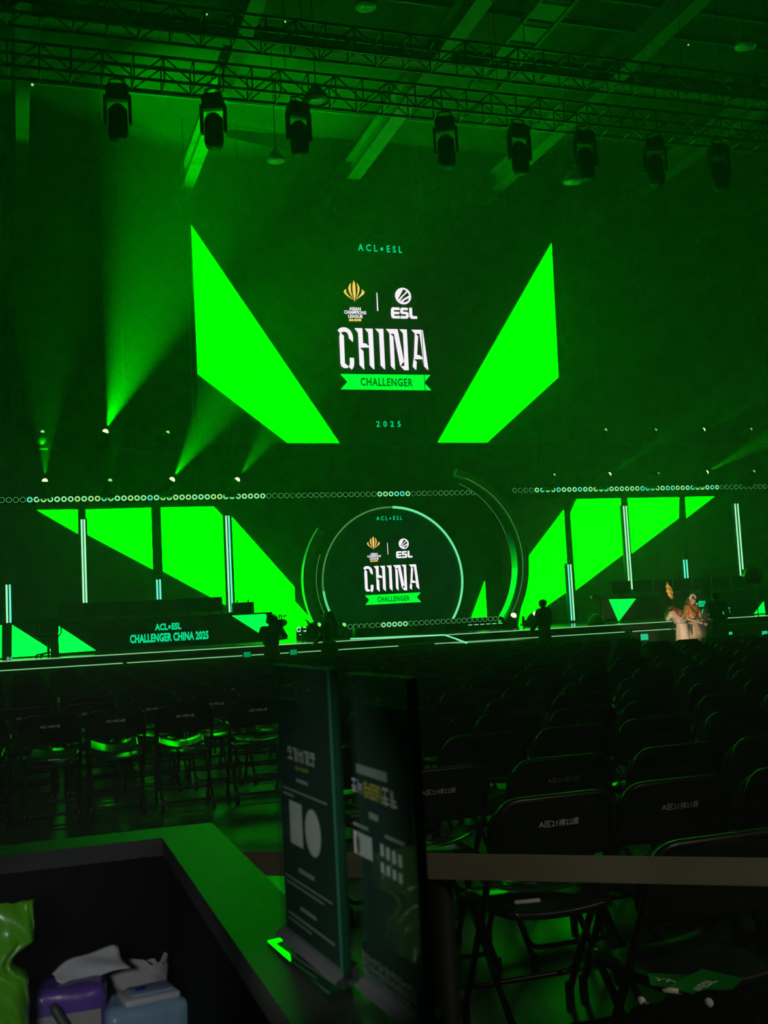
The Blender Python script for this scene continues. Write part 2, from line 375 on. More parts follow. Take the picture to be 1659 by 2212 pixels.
# ------------------------------------------------------------------ screen graphics (one title design, mapped to two screens)
# design drawn in metres on the upper screen: (u, v) from its centre
OUT = .012
UC = onY(839, 780, Y_WALL)                     # middle of the upper title design
def uv(px, py): p = onY(px, py, Y_WALL); return (p.x-UC.x, p.z-UC.z)
def crop(pts, x0, y0, s): return [uv(x0+a/s, y0+b/s) for a, b in pts]
S1 = 1659/220.0
CHINA = [crop(p, 720, 690, S1) for p in (
    [(66, 178), (100, 145), (140, 130), (190, 130), (235, 148), (280, 185), (308, 240), (320, 300), (320, 372), (285, 340), (250, 308), (245, 265), (228, 225), (200, 205), (165, 202), (125, 215), (105, 222)],
    [(105, 222), (125, 222), (170, 268), (178, 480), (188, 715), (205, 730), (250, 770), (235, 792), (205, 798), (165, 790), (130, 765), (114, 715), (105, 500), (95, 290)],
    [(265, 625), (333, 628), (340, 700), (333, 770), (300, 822), (250, 770), (266, 735), (268, 690)],
    [(340, 143), (472, 145), (483, 390), (525, 392), (580, 440), (580, 460), (425, 462), (440, 470), (490, 520), (505, 822), (480, 800), (425, 745), (412, 462), (400, 220)],
    [(508, 150), (640, 152), (655, 480), (670, 820), (640, 800), (592, 750), (580, 460), (565, 222)],
    [(678, 152), (812, 156), (828, 480), (845, 820), (815, 800), (768, 752), (755, 480), (742, 225)],
    [(852, 156), (1045, 160), (1150, 690), (1115, 725), (1100, 762), (1085, 755), (985, 235), (925, 235), (975, 280), (990, 500), (1004, 825), (980, 805), (935, 760), (922, 480), (910, 225)],
    [(1072, 160), (1195, 165), (1212, 500), (1228, 830), (1155, 828), (1095, 770), (1110, 760), (1155, 760), (1145, 480), (1132, 230)],
    [(1265, 168), (1455, 172), (1500, 480), (1548, 828), (1525, 812), (1468, 760), (1450, 650), (1305, 650), (1310, 630), (1315, 480), (1325, 232)],
    [(1305, 645), (1358, 690), (1350, 825), (1330, 812), (1290, 770)])]
AHOLE = crop([(1340, 240), (1398, 235), (1425, 430), (1450, 628), (1400, 585), (1362, 582), (1368, 430), (1378, 280)], 720, 690, S1)
RIB = crop([(108, 888), (1583, 905), (1480, 1030), (1598, 1158), (115, 1142), (225, 1018)], 720, 690, S1)
S2 = 1659/190.0
PETALS = [crop(p, 730, 590, S2) for p in (
    [(293, 138), (318, 190), (330, 270), (335, 380), (325, 480), (313, 556), (300, 480), (278, 380), (270, 280), (275, 200)],
    [(245, 180), (238, 260), (245, 350), (270, 440), (292, 505), (250, 430), (210, 360), (192, 290), (205, 235)],
    [(350, 182), (385, 230), (407, 285), (400, 350), (370, 430), (340, 500), (352, 430), (368, 340), (365, 260)],
    [(155, 300), (150, 345), (170, 390), (230, 450), (290, 510), (210, 460), (140, 405), (105, 355), (120, 320)],
    [(445, 308), (485, 335), (503, 365), (480, 405), (410, 455), (335, 510), (385, 450), (435, 390), (450, 350)])]
BALL_C = crop([(1227, 435)], 730, 590, S2)[0]; BALL_R = abs(crop([(1378, 435)], 730, 590, S2)[0][0]-BALL_C[0])
STRIPES = [crop(p, 730, 590, S2) for p in (
    [(1225, 312), (1285, 335), (1255, 380), (1200, 430), (1140, 500), (1130, 488), (1180, 400)],
    [(1308, 365), (1338, 425), (1270, 465), (1215, 500), (1172, 535), (1165, 528), (1220, 450)],
    [(1338, 472), (1320, 520), (1280, 548), (1210, 556), (1260, 510)])]
def boxes(L): return [crop([(a, b), (c, b), (c, d), (a, d)], 730, 590, S2) for a, b, c, d in L]
ESL = [crop(p, 730, 590, S2) for p in (
    [(1020, 645), (1160, 650), (1158, 700), (1055, 698), (1056, 728), (1158, 732), (1158, 775), (1058, 775), (1060, 805), (1168, 808), (1168, 858), (1040, 856), (1012, 840), (998, 790), (996, 680)],
    [(1195, 650), (1312, 655), (1315, 703), (1225, 700), (1225, 728), (1300, 732), (1328, 755), (1332, 830), (1305, 862), (1180, 860), (1180, 808), (1280, 812), (1280, 778), (1200, 775), (1172, 750), (1172, 675)],
    [(1340, 652), (1395, 655), (1402, 800), (1420, 812), (1492, 814), (1494, 865), (1390, 864), (1355, 845), (1343, 800)])]
BARL = crop([(722, 372), (740, 372), (760, 718), (738, 718)], 730, 590, S2)
def flat(mb, poly, place, mi=0):
    # a filled outline (concave allowed) as triangles
    from mathutils.geometry import tessellate_polygon
    P = [place(*q) for q in poly]
    for tri in tessellate_polygon([[V((q[0], q[1], 0)) for q in poly]]): mb.add([P[i] for i in tri], [(0, 1, 2)], mi)
def title(parent, place, sx):
    # place(u, v, lift) -> world point; the printed design of both title screens
    b = MB()
    for p in CHINA: flat(b, p, lambda u, v: place(u, v, 1))
    b.build('title_lettering', M_WHITE, parent)
    b = MB(); flat(b, AHOLE, lambda u, v: place(u, v, 2)); b.build('letter_opening', M_INK, parent)
    b = MB(); flat(b, RIB, lambda u, v: place(u, v, 1)); rb = b.build('ribbon', M_RIB, parent)
    b = MB(); tx(b, 'CHALLENGER', uv(835, 826), abs(uv(778, 826)[0]-uv(891, 826)[0]), abs(uv(800, 817)[1]-uv(800, 835)[1]), place, 2, .028, 1.15); b.build('ribbon_lettering', M_RIBTXT, rb)
    b = MB()
    for p in PETALS: flat(b, p, lambda u, v: place(u, v, 1))
    b.build('petal_emblem', M_GOLD, parent)
    b = MB(); n = 40
    flat(b, [(BALL_C[0]+BALL_R*math.cos(2*PI*i/n), BALL_C[1]+BALL_R*math.sin(2*PI*i/n)) for i in range(n)], lambda u, v: place(u, v, 1)); em = b.build('ball_emblem', M_WHITE, parent)
    b = MB()
    for p in STRIPES: flat(b, p, lambda u, v: place(u, v, 2))
    b.build('emblem_stripes', M_INK, em)
    b = MB()
    for p in ESL: flat(b, p, lambda u, v: place(u, v, 1))
    b.build('club_lettering', M_WHITE, parent)
    b = MB(); flat(b, BARL, lambda u, v: place(u, v, 1)); b.build('divider_bar', M_WHITE, parent)
    b = MB(); h = abs(uv(767, 664)[1]-uv(767, 671.5)[1])
    tx(b, 'ASIAN', uv(766.5, 667.2), abs(uv(754, 667)[0]-uv(779, 667)[0]), h, place, 1, .035, 1.0)
    tx(b, 'CHAMPIONS', uv(767, 675), abs(uv(743, 675)[0]-uv(791, 675)[0]), h, place, 1, .035, 1.0)
    tx(b, 'LEAGUE', uv(767.5, 683.4), abs(uv(752, 683)[0]-uv(783, 683)[0]), h, place, 1, .035, 1.0)
    b.build('league_lettering', M_WHITE, parent)
    b = MB(); [flat(b, [uv(x0_, 688.6), uv(x1_, 689.1), uv(x1_, 694.4), uv(x0_, 693.9)], lambda u, v: place(u, v, 1)) for x0_, x1_ in ((754, 758.4), (759.2, 763), (764.6, 768.6), (769.4, 773), (774, 780))]; b.build('league_subtitle', M_GOLD, parent)
def tx(b, body, c, w, h, place, lift, offset, spacing):
    vs, fs = text_faces(body, offset, spacing, 2)
    x0 = min(v.x for v in vs); x1 = max(v.x for v in vs); y0 = min(v.y for v in vs); y1 = max(v.y for v in vs)
    b.add([place(c[0]+((v.x-x0)/(x1-x0)-.5)*w, c[1]+((v.y-y0)/(y1-y0)-.5)*h, lift) for v in vs], fs)

# upper screen
XL, XR = onY(420, 650, Y_WALL).x, onY(1198, 650, Y_WALL).x; ZB, ZT = 5.84, 11.5
us = empty('title_screen', ((XL+XR)/2, Y_WALL, ZB), 'huge hanging screen with white title lettering between two solid green wedges', 'screen')
MB().box(((XL+XR)/2, Y_WALL+.16, (ZB+ZT)/2), (XR-XL, .3, ZT-ZB)).build('panel', M_PANEL, us)
def up(u, v, lift=1): return V((UC.x+u, Y_WALL-OUT*lift, UC.z+v))
for poly in ([(413, 487), (733, 957), (621, 957), (427, 808)], [(1191, 525), (1206, 815), (1052, 956), (945, 956)]):
    b = MB(); q = [uv(*p) for p in poly]
    flat(b, q, lambda u, v: up(u, v, 1)); b.build('green_wedge', M_LED, us)
title(us, up, 1)
for s, px, py, w, hh, sp in (('ACL▪ESL', 821, 537, 95, 15, 1.65), ('2025', 839, 916, 53, 13, 1.8)):
    b = MB(); c = uv(px, py); tx(b, s, c, abs(uv(px-w/2, py)[0]-uv(px+w/2, py)[0]), abs(uv(px, py-hh/2)[1]-uv(px, py+hh/2)[1]), up, 1, .02, sp)
    b.build('small_lettering', M_MINT, us)
for i in range(4):
    x = XL+(XR-XL)*(i+.5)/4
    MB().cyl((x, Y_WALL+.16, ZT), (x, Y_WALL+.16, 14.1), .012, n=6).build('hanging_cable', M_METAL, us)

# lower wall of LED panels, each with its piece of the big green field
def led_panel(x0, x1, poly, label, z1=4.27, y=Y_WALL):
    t = empty('led_panel', ((x0+x1)/2, y, Z_ST), label, 'screen', 'tall screen panels along the stage wall')
    MB().box(((x0+x1)/2, y+.11, (Z_ST+z1)/2), (x1-x0, .2, z1-Z_ST)).build('panel', M_PANEL, t)
    if poly:
        b = MB(); q = [onY(px, py, y) for px, py in poly]
        flat(b, [(p.x, p.z) for p in q], lambda u, v: V((min(max(u, x0), x1), y-OUT, min(max(v, Z_ST), z1)))); b.build('green_field', M_LEDWALL, t)
    return t
led_panel(-4.6, -.45, None, 'dark tall screen panel at the left end of the stage wall')
led_panel(-.35, 1.37, [(80, 1102), (168, 1101), (168.5, 1153)], 'tall screen panel showing only a small green triangle at its top')
led_panel(1.55, 3.10, [(185, 1101), (326, 1097), (330, 1230), (187, 1154)], 'tall screen panel showing a green field with sloping lower edge')
led_panel(3.32, 4.84, [(346, 1096.5), (462, 1094.5), (481, 1115), (489, 1308), (350, 1234)], 'tall screen panel with green field and clipped upper corner')
led_panel(5.05, 6.56, [(501, 1117), (636, 1268), (640, 1385), (620, 1378), (505, 1316)], 'tall screen panel with a steep green field left of the round screen')
led_panel(6.60, 7.6, [(637, 1299), (683, 1350), (676, 1392), (637, 1386)], 'narrow dark panel with the green tip left of the round screen', y=Y_WALL+.3)
led_panel(10.8, 11.75, [(1014, 1345), (1075, 1253), (1081, 1345)], 'panel with a lone green triangle right of the round screen')
led_panel(12.3, 14.23, [(1143, 1200), (1217.5, 1101), (1228, 1276), (1176, 1312), (1120, 1358), (1128, 1300)], 'tall screen panel with steep green field right of the big arch')
led_panel(14.42, 16.03, [(1231.5, 1110), (1245, 1078.5), (1340, 1076), (1347.5, 1196), (1243.5, 1275)], 'tall screen panel with green field and notched upper corner')
led_panel(16.24, 17.91, [(1355, 1075.5), (1467, 1074.5), (1466, 1119), (1364, 1196)], 'tall screen panel with green field sloping up to its far side')
led_panel(18.1, 19.75, [(1480, 1073.5), (1543, 1072.5), (1480.5, 1119)], 'tall screen panel showing only a small green triangle, far end')
led_panel(19.9, 24.5, None, 'dark tall screen panel at the far right end of the stage wall')

# twin light tubes standing in the gaps between the panels
Y_TB = 26.5
def light_tube(pxs, y0, y1s, label, m1, m2):
    a = onY(pxs[0], y0, Y_TB); c = onY(pxs[1], y0, Y_TB); zt = a.z
    t = empty('twin_light_tube', ((a.x+c.x)/2, Y_TB, Z_ST), label, 'light tube', 'twin light tubes between the screen panels')
    for x, y1, m_ in ((a.x, y1s[0], m1), (c.x, y1s[1], m2)):
        zb = onY(pxs[0], y1, Y_TB).z
        MB().cyl((x, Y_TB, max(zb, Z_ST+.05)), (x, Y_TB, zt), .021, n=8).build('tube', m_, t)
    MB().box(((a.x+c.x)/2, Y_TB+.08, (zt+Z_ST)/2), (.2, .08, zt-Z_ST+.06)).build('housing', M_BLACK, t)
light_tube((14, 21), 1263, (1406, 1406), 'thick twin light tube at the left frame edge beside the desk', M_TUBE, M_TUBEC)
light_tube((176, 182), 1122, (1323, 1323), 'tall thin twin light tube below the small green triangle', M_TUBE, M_TUBE)
light_tube((339, 345.5), 1252, (1309, 1309), 'short twin light tube above the lettered left desk', M_TUBEC, M_TUBEC)
light_tube((488, 494), 1114, (1323, 1323), 'tall twin light tube between the two biggest left green fields', M_TUBE, M_TUBEC)
light_tube((1227, 1232.5), 1219, (1341, 1341), 'twin light tube standing behind the silhouetted man', M_TUBEC, M_TUBE)
light_tube((1347, 1352.5), 1093, (1267, 1274), 'tall twin light tube between the two right green fields', M_TUBE, M_TUBE)
light_tube((1477, 1483), 1209, (1262, 1262), 'short twin light tube above the costumed performers', M_TUBEC, M_TUBEC)
light_tube((1587.5, 1593.5), 1088, (1258, 1231), 'tall twin light tube beside the black glossy ball', M_TUBE, M_TUBE)

# ------------------------------------------------------------------ round screen, ring and arches
def circ3(a, b, c):
    ax, ay, bx, by, cx, cy = *a, *b, *c
    d = 2*(ax*(by-cy)+bx*(cy-ay)+cx*(ay-by))
    ux = ((ax*ax+ay*ay)*(by-cy)+(bx*bx+by*by)*(cy-ay)+(cx*cx+cy*cy)*(ay-by))/d
    uy = ((ax*ax+ay*ay)*(cx-bx)+(bx*bx+by*by)*(ax-cx)+(cx*cx+cy*cy)*(bx-ax))/d
    return ux, uy, math.hypot(ax-ux, ay-uy)
Y_CI = 26.0; CX, CZ, CR = 8.875, 2.215, 1.835
rs = empty('round_screen', (CX, Y_CI, Z_ST), 'round dark screen with white title lettering inside a thin lit ring', 'screen')
b = MB(); n = 72
angs = [2*PI*i/n for i in range(n)]
out = [(CX+CR*.985*math.cos(a), max(Z_ST+.02, CZ+CR*.985*math.sin(a))) for a in angs]
b.prism([V((x, Y_CI+.05, z)) for x, z in out], (0, .2, 0)); b.build('panel', M_PANELT, rs)
def ring_arc(a0, a1, m_, r, k=36, name='ring_light'):
    MB().tube([(CX+CR*math.cos(math.radians(a0+(a1-a0)*i/k)), Y_CI+.02, CZ+CR*math.sin(math.radians(a0+(a1-a0)*i/k))) for i in range(k+1)], r, 8).build(name, m_, rs)
ring_arc(-36, 88, glow('ring_bright', (.18, 1, .42), 1.25), .030)
ring_arc(88, 186, glow('ring_dim', (.10, .28, .10), 1.0), .020)
ring_arc(186, 216, glow('ring_mid', (.12, .9, .35), 1.1), .030)
LC = onY(848, 1222, Y_CI)
u0, u1 = onY(786, 1250, Y_CI), onY(908, 1250, Y_CI)
SCL = (u1.x-u0.x)/(uv(925, 750)[0]-uv(729, 750)[0])
vtop = onY(805, 1158, Y_CI).z; vbot = onY(850, 1304, Y_CI).z
SCV = (vtop-vbot)/(uv(764, 606)[1]-uv(835, 843)[1])
def rd(u, v, lift=1): return V((onY(847, 1262, Y_CI).x+(u-uv(831, 830)[0])*SCL, Y_CI+.05-OUT*.6*lift, vbot+(v-uv(835, 843)[1])*SCV))
title(rs, rd, 1)
for s, px, py, w, hh in (('ACL▪ESL', 842, 1119, 56, 9), ('2025', 853, 1348, 30, 8)):
    b = MB(); p = onY(px, py, Y_CI); a = onY(px-w/2, py, Y_CI); c = onY(px+w/2, py, Y_CI); t_ = onY(px, py-hh/2, Y_CI).z-onY(px, py+hh/2, Y_CI).z
    put_text(b, s, (p.x, Y_CI+.05-OUT, p.z), c.x-a.x, t_, (1, 0, 0), (0, 0, 1), .02, 1.6); b.build('small_lettering', M_MINT, rs)

M_ARCH = mat('arch_satin_grey', (.5, .55, .42), .38, metal=.3, noise=(4, .15))
M_ARCHIN = mat('arch_inner_gloss', (.25, .3, .25), .18, metal=.7)
def arch(name, cx, cz, ro, a0, a1, y, w, depth, label, inset, lit, strips=()):
    t = empty(name, (cx, y, Z_ST), label, 'arch'); k = 48
    def band(r0, r1, y0, y1, s0, s1):
        b = MB(); P = []
        for i in range(k+1):
            a = math.radians(s0+(s1-s0)*i/k)
            for r, yy in ((r0, y0), (r1, y0), (r1, y1), (r0, y1)): P.append((cx+r*math.cos(a), yy, cz+r*math.sin(a)))
        F = []
        for i in range(k):
            for q in range(4): w_ = (q+1) % 4; F.append((i*4+q, i*4+w_, (i+1)*4+w_, (i+1)*4+q))
        F += [(0, 1, 2, 3), (k*4+3, k*4+2, k*4+1, k*4)]
        return b.add(P, F, 0, False)
    band(ro-w, ro, y, y+.22, a0, a1).build('outer_band', M_ARCH, t)
    band(ro-w-.03, ro-w+.01, y+.1, y+depth, a0+inset, a1).build('inner_band', M_ARCHIN, t)
    for rr, yy, s0, l0 in lit:
        MB().tube([(cx+rr*math.cos(math.radians(s0+(a1-s0)*i/k)), yy, cz+rr*math.sin(math.radians(s0+(a1-s0)*i/k))) for i in range(k+1)], .010, 6).build('edge_light', l0, t)
    for (g0, g1, r_, st_) in strips:  # graded glow on the inner face, standing in for reflected green light
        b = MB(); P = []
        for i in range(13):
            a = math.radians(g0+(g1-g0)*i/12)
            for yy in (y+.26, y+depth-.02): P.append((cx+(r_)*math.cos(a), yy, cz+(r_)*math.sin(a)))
        b.add(P, [(i*2, i*2+1, i*2+3, i*2+2) for i in range(12)]); b.build('painted_reflection', st_, t)
    return t
Y_AR = 25.4
q = [onY(*p, Y_AR) for p in ((988, 1012), (1143, 1235), (1097, 1362))]
cx, cz, ro = circ3(*[(p.x, p.z) for p in q])
A = [math.degrees(math.atan2(p.z-cz, p.x-cx)) for p in q]
M_DIMEDGE = glow('arch_edge_dim', (.08, .26, .08), 1.0); M_MIDEDGE = glow('arch_edge_green', (.05, .6, .12), 1.0)
A[2] = math.degrees(math.asin((Z_ST+.004-cz)/ro)) if abs((Z_ST-cz)/ro) < 1 else A[2]
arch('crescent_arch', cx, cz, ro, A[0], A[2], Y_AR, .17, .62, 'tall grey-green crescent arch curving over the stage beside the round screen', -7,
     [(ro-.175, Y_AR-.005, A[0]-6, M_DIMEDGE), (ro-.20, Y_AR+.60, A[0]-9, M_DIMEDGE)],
     [(20-2*i, 18-2*i, ro-.207, glow('arch_reflection_step_%d' % i, (0, .03+.97*(i/11)**2, .012), 1)) for i in range(12)]+[(-4, A[2], ro-.207, glow('arch_reflection_full', (0, 1, .02), 1.5))])
q = [onY(*p, Y_AR) for p in ((689, 1139), (656, 1235), (681, 1348))]
cx2, cz2, ro2 = circ3(*[(p.x, p.z) for p in q])
A2 = [math.degrees(math.atan2(p.z-cz2, p.x-cx2)) % 360 for p in q]
A2[2] = 180-math.degrees(math.asin((Z_ST+.004-cz2)/ro2)) if abs((Z_ST-cz2)/ro2) < 1 else A2[2]
arch('crescent_arch', cx2, cz2, ro2, A2[0], A2[2], Y_AR, .19, .5, 'shorter dark crescent arch hugging the near side of the round screen', 12,
     [(ro2, Y_AR+.02, A2[0]+2, M_MIDEDGE), (ro2-.34, Y_AR+.1, A2[0]+16, M_DIMEDGE)])

# ------------------------------------------------------------------ rows of small ring lamps
M_CAN = mat('lamp_can_black', (.012, .013, .012), .4)
RING = [glow('ring_lamp_bright', (.32, 1, .42), 1.25), glow('ring_lamp_cyan', (.10, .95, .62), 1.2), glow('ring_lamp_lime', (.5, 1, .3), 1.15), glow('ring_lamp_dim', (.10, .42, .14), 1.0), glow('ring_lamp_off', (.10, .30, .12), .9)]
def ring_meshes(R, bright):
    b = MB(); b.tube([(0, .175, 0), (0, .02, 0), (0, 0, 0)], [R*.8, R, R], 16); can = b
    r = MB(); n = 20; ri = R*(.50 if bright else .78)
    for i in range(n):
        a, c = 2*PI*i/n, 2*PI*(i+1)/n
        r.add([(R*.97*math.cos(a), -.004, R*.97*math.sin(a)), (R*.97*math.cos(c), -.004, R*.97*math.sin(c)), (ri*math.cos(c), -.010, ri*math.sin(c)), (ri*math.cos(a), -.010, ri*math.sin(a))], [(0, 1, 2, 3)])
    l = MB(); l.ball((0, .0, 0), (ri*.98, .012, ri*.98), 12)
    return can, r, l
M_RLENS = mat('ring_lamp_lens', (.008, .012, .01), .2)
PAR_CACHE = {}
def ring_lamp(p, R, style, label, group):
    key = (round(R, 3), style < 3, style)
    if key not in PAR_CACHE:
        can, r, l = ring_meshes(R, style < 3)
        PAR_CACHE[key] = (can.mesh('can', M_CAN), r.mesh('ring', RING[style]), l.mesh('lens', M_RLENS))
    t = empty('ring_lamp', p, label, 'lamp', group)
    for nm, me in zip(('can', 'ring', 'lens'), PAR_CACHE[key]):
        o = bpy.data.objects.new(nm, me); COL.objects.link(o); o.parent = t
def lamp_row(x0, x1, step, y, z, R, bright_spans, lab, group):
    n = int((x1-x0)/step)+1
    for i in range(n):
        x = x0+i*step; px = proj((x, y, z))[0]
        if px < -8 or px > IW+8: continue
        lit = any(a <= px <= c for a, c in bright_spans)
        st_ = random.choice((0, 0, 0, 1, 2, 0)) if lit else 3 if random.random() < .6 else 4
        c = proj((x, y, z))
        ring_lamp((x, y, z), R, st_, lab % nth(len([1 for o in COL.objects if o.get('group') == group])+1), group)
Y_PR = 26.75
zL = (onY(0, 1078, Y_PR).z+onY(1030, 1066, Y_PR).z)/2
lamp_row(onY(4, 1078, Y_PR).x, onY(1034, 1066, Y_PR).x, onY(49.2, 1077, Y_PR).x/3-onY(4, 1078, Y_PR).x/3, Y_PR, zL, .068, [(62, 575), (818, 882)], 'small ring lamp, %s from the left of the long high row', 'ring lamps of the long high row')
lamp_row(onY(1112, 1058, Y_PR).x, onY(1662, 1050, Y_PR).x, .163, Y_PR, onY(1385, 1055, Y_PR).z, .068, [(1155, 1555)], 'small ring lamp, %s from the arch in the high row beyond it', 'ring lamps of the high row beyond the arch')
for x0, x1, z, lb in ((-4, onY(1036, 1066, Y_PR).x, zL, 'black batten carrying the long high row of ring lamps'), (onY(1108, 1058, Y_PR).x, 24, onY(1385, 1055, Y_PR).z, 'black batten carrying the high row of ring lamps beyond the arch')):
    t = empty('lamp_batten', ((x0+x1)/2, Y_PR+.2, z), lb, 'batten')
    MB().box(((x0+x1)/2, Y_PR+.2, z), (x1-x0, .06, .17)).build('rail', M_BLACK, t)
    for i in range(6): xx = x0+(x1-x0)*(i+.5)/6; MB().cyl((xx, Y_PR+.2, z), (xx, Y_PR+.2, 14.1), .008, n=6).build('hanging_cable', M_BLACK, t)
Y_PF = 24.95
xs = [onY(px, 1352, Y_PF).x for px in (645, 1082)]
nfl = 38
for i in range(nfl):
    x = xs[0]+(xs[1]-xs[0])*i/(nfl-1); z = Z_ST+.24
    px, py, _ = proj((x, Y_PF, z))
    if 683 < px < 752: continue
    st_ = 0 if 826 < px < 885 else (3 if px > 700 else 0)
    ring_lamp((x, Y_PF, z), .062, st_, 'small ring lamp on the stage floor, %s from the left below the round screen' % nth(i+1), 'ring lamps on the stage floor')
tag(MB().box(((xs[0]+xs[1])/2, Y_PF+.22, Z_ST+.13), (xs[1]-xs[0], .14, .26)).build('lamp_batten', M_BLACK), 'black batten of floor ring lamps under the round screen', 'batten')
# lit floor boxes carrying the ends of that row
def strip_box(px0, px1, lb):
    x0, x1 = onY(px0, 1366, Y_PF-.06).x, onY(px1, 1366, Y_PF-.06).x
    t = empty('pixel_strip_box', ((x0+x1)/2, Y_PF-.1, Z_ST), lb, 'light box', 'light boxes on the stage floor')
    MB().box(((x0+x1)/2, Y_PF-.1, Z_ST+.075), (x1-x0, .16, .15)).build('housing', M_STAGE, t)
    n = max(3, round((x1-x0)/.16)); 
    for i in range(n): MB().box((x0+(x1-x0)*(i+.5)/n, Y_PF-.183, Z_ST+.125), ((x1-x0)/n*.68, .006, .018)).build('pixel_strip', MATS['ring_lamp_bright'], t)
strip_box(641, 690, 'small black light box with mint strips behind the woman in silhouette')
strip_box(1006, 1084, 'long black light box with mint strips below the lone green triangle')

# ------------------------------------------------------------------ moving head lamps with beams
M_LENSB = glow('beam_lens_bright', (.75, 1, .45), 2.2); M_LENSM = glow('beam_lens', (.25, 1, .2), 1.3); M_LENSD = glow('beam_lens_dim', (.12, .75, .1), 1.0)
BIN = 0
def moving_head(p, d, lens, r, label, floor=False, group='moving head lamps over the stage wall'):
    # p: lens centre, d: pointing direction
    d = V(d).normalized(); back = p-d*.30
    base_z = Z_ST if floor else p.z-.42
    t = empty('moving_head_lamp', (back.x, back.y, base_z), label, 'stage lamp', group)
    MB().rbox((back.x, back.y, base_z+.05), (.30, .24, .10), .02).build('base', M_BLACK, t)
    y = MB(); hz = p.z-.06
    for s in (-1, 1): y.rbox((back.x+s*.17, back.y, (base_z+.1+hz)/2), (.05, .1, max(.12, hz-base_z-.05)), .02)
    y.rbox((back.x, back.y, base_z+.13), (.38, .12, .06), .02); y.build('yoke', M_BLACK, t)
    MB().tube([back-d*.04, back, back+d*.16, p-d*.015], [.07, .125, .125, r*1.35], 14).build('lamp_head', M_BLACK, t)
    MB().ball(p-d*.015, (r, r, r), 14).build('lens', lens, t)
    return t
def beam(t, p, d, power, half, blend=.75, size=.03):
    d = V(d).normalized()
    lamp('beam', 'SPOT', p+d*.14, power*BEAM, GREEN, d, size, math.radians(half*2), blend, t)
def dirXZ(deg, out=-.12):  # degrees from vertical, toward the far end positive; out < 0 leans to the audience
    a = math.radians(deg); return V((math.sin(a), out, math.cos(a)))
Y_MH = 26.6
HEADS = [  # px, py, lens radius, lens, aim, power, half angle, label
    (92, 932, .045, 1, 5, 0, 0, 'dim moving head in the upper row, first from the left'),
    (228, 932, .075, 0, 20, 5200, 23, 'brightest moving head, upper row left, throwing a wide beam up'),
    (363, 933, .045, 1, 25, 0, 0, 'dim moving head, upper row, beside the title screen'),
    (97, 1038, .068, 0, 2, 750, 16, 'bright moving head, lower row left end, faint beam straight up'),
    (238, 1037, .05, 1, 10, 120, 12, 'dim moving head in the lower row, second from the left'),
    (372, 1036, .075, 0, 33, 2600, 19, 'bright moving head, lower row, beam fanning under the title screen'),
    (513, 1036, .070, 0, 36, 1200, 16, 'bright moving head, lower row, nearest the title screen from the left'),
    (1309, 928, .042, 1, 30, 0, 0, 'dim moving head, upper right row, first past the title screen'),
    (1417, 928, .038, 1, 50, 0, 0, 'dim moving head, upper right row, second past the title screen'),
    (1520, 928, .062, 0, 65, 500, 7, 'bright moving head, upper right row, beam rising to the right'),
    (1623, 927, .042, 1, 60, 0, 0, 'dim moving head at the right end of the upper row'),
    (1198, 1025, .036, 1, 40, 0, 0, 'dim moving head, lower right row, above the crescent arch'),
    (1317, 1024, .058, 0, 60, 600, 8, 'moving head, lower right row, soft beam rising to the right'),
    (1423, 1022, .036, 2, 50, 0, 0, 'very dim moving head in the lower right row'),
    (1527, 1020, .062, 0, 65, 1600, 9, 'bright moving head, lower right row, broad beam off to the right'),
    (1629, 1018, .042, 1, 50, 0, 0, 'dim moving head at the right end of the lower row')]
for px, py, r, li, aim, pw, half, lb in HEADS:
    p = onY(px, py, Y_MH); d = dirXZ(aim, -.55 if li else -.35)
    t = moving_head(p, d, (M_LENSB, M_LENSM, M_LENSD)[li], r, lb)
    if pw: beam(t, p, dirXZ(aim, -.10), pw, half)
for x0, x1, xu, z0, z1, lb in ((-4, 8, 4.15, 4.94, 6.12, 'hanging black pipes of moving heads left of the title screen'), (12.9, 24, 24, 4.97, 6.22, 'hanging black pipes of moving heads right of the title screen')):
    yy = Y_MH+.24; xb = x0 if x0 < 0 else 14.6
    t = empty('lighting_rig', ((x0+x1)/2, yy, z0), lb, 'lighting rig')
    MB().cyl((x0, yy, z0-.45), (x1, yy, z0-.45), .03, n=8).build('pipe', M_BLACK, t); MB().cyl((xb, yy, z1-.45), (xu, yy, z1-.45), .03, n=8).build('pipe', M_BLACK, t)
    for i in range(5): xx = xb+(xu-xb)*i/4; MB().cyl((xx, yy, z0-.45), (xx, yy, 14.1), .012, n=8).build('hanging_rod', M_BLACK, t)
# floor lamps
for px, py, r, li, aim, pw, half, lb, yy in ((1110, 1334, .075, 0, 10, 0, 0, 'floor moving head with pale glowing lens at the foot of the crescent arch', 24.6),
                                        (1157, 1330, .075, 0, 20, 0, 0, 'floor moving head with pale glowing lens just behind the silhouetted man', 24.9),
                                        (744, 1349, .05, 1, 40, 90, 12, 'small floor moving head at the lower rim of the round screen', 24.55),
                                        (690, 1349, .05, 1, 60, 0, 0, 'small floor moving head behind the woman in silhouette', 24.55)):
    p = onY(px, py, yy); p.z = max(p.z, Z_ST+.3); d = dirXZ(aim, -.9)
    t = moving_head(p, d, (M_LENSB, M_LENSM)[li], r, lb, True, 'moving head lamps on the stage floor')
    if pw: beam(t, p, dirXZ(aim, -.1), pw, half)

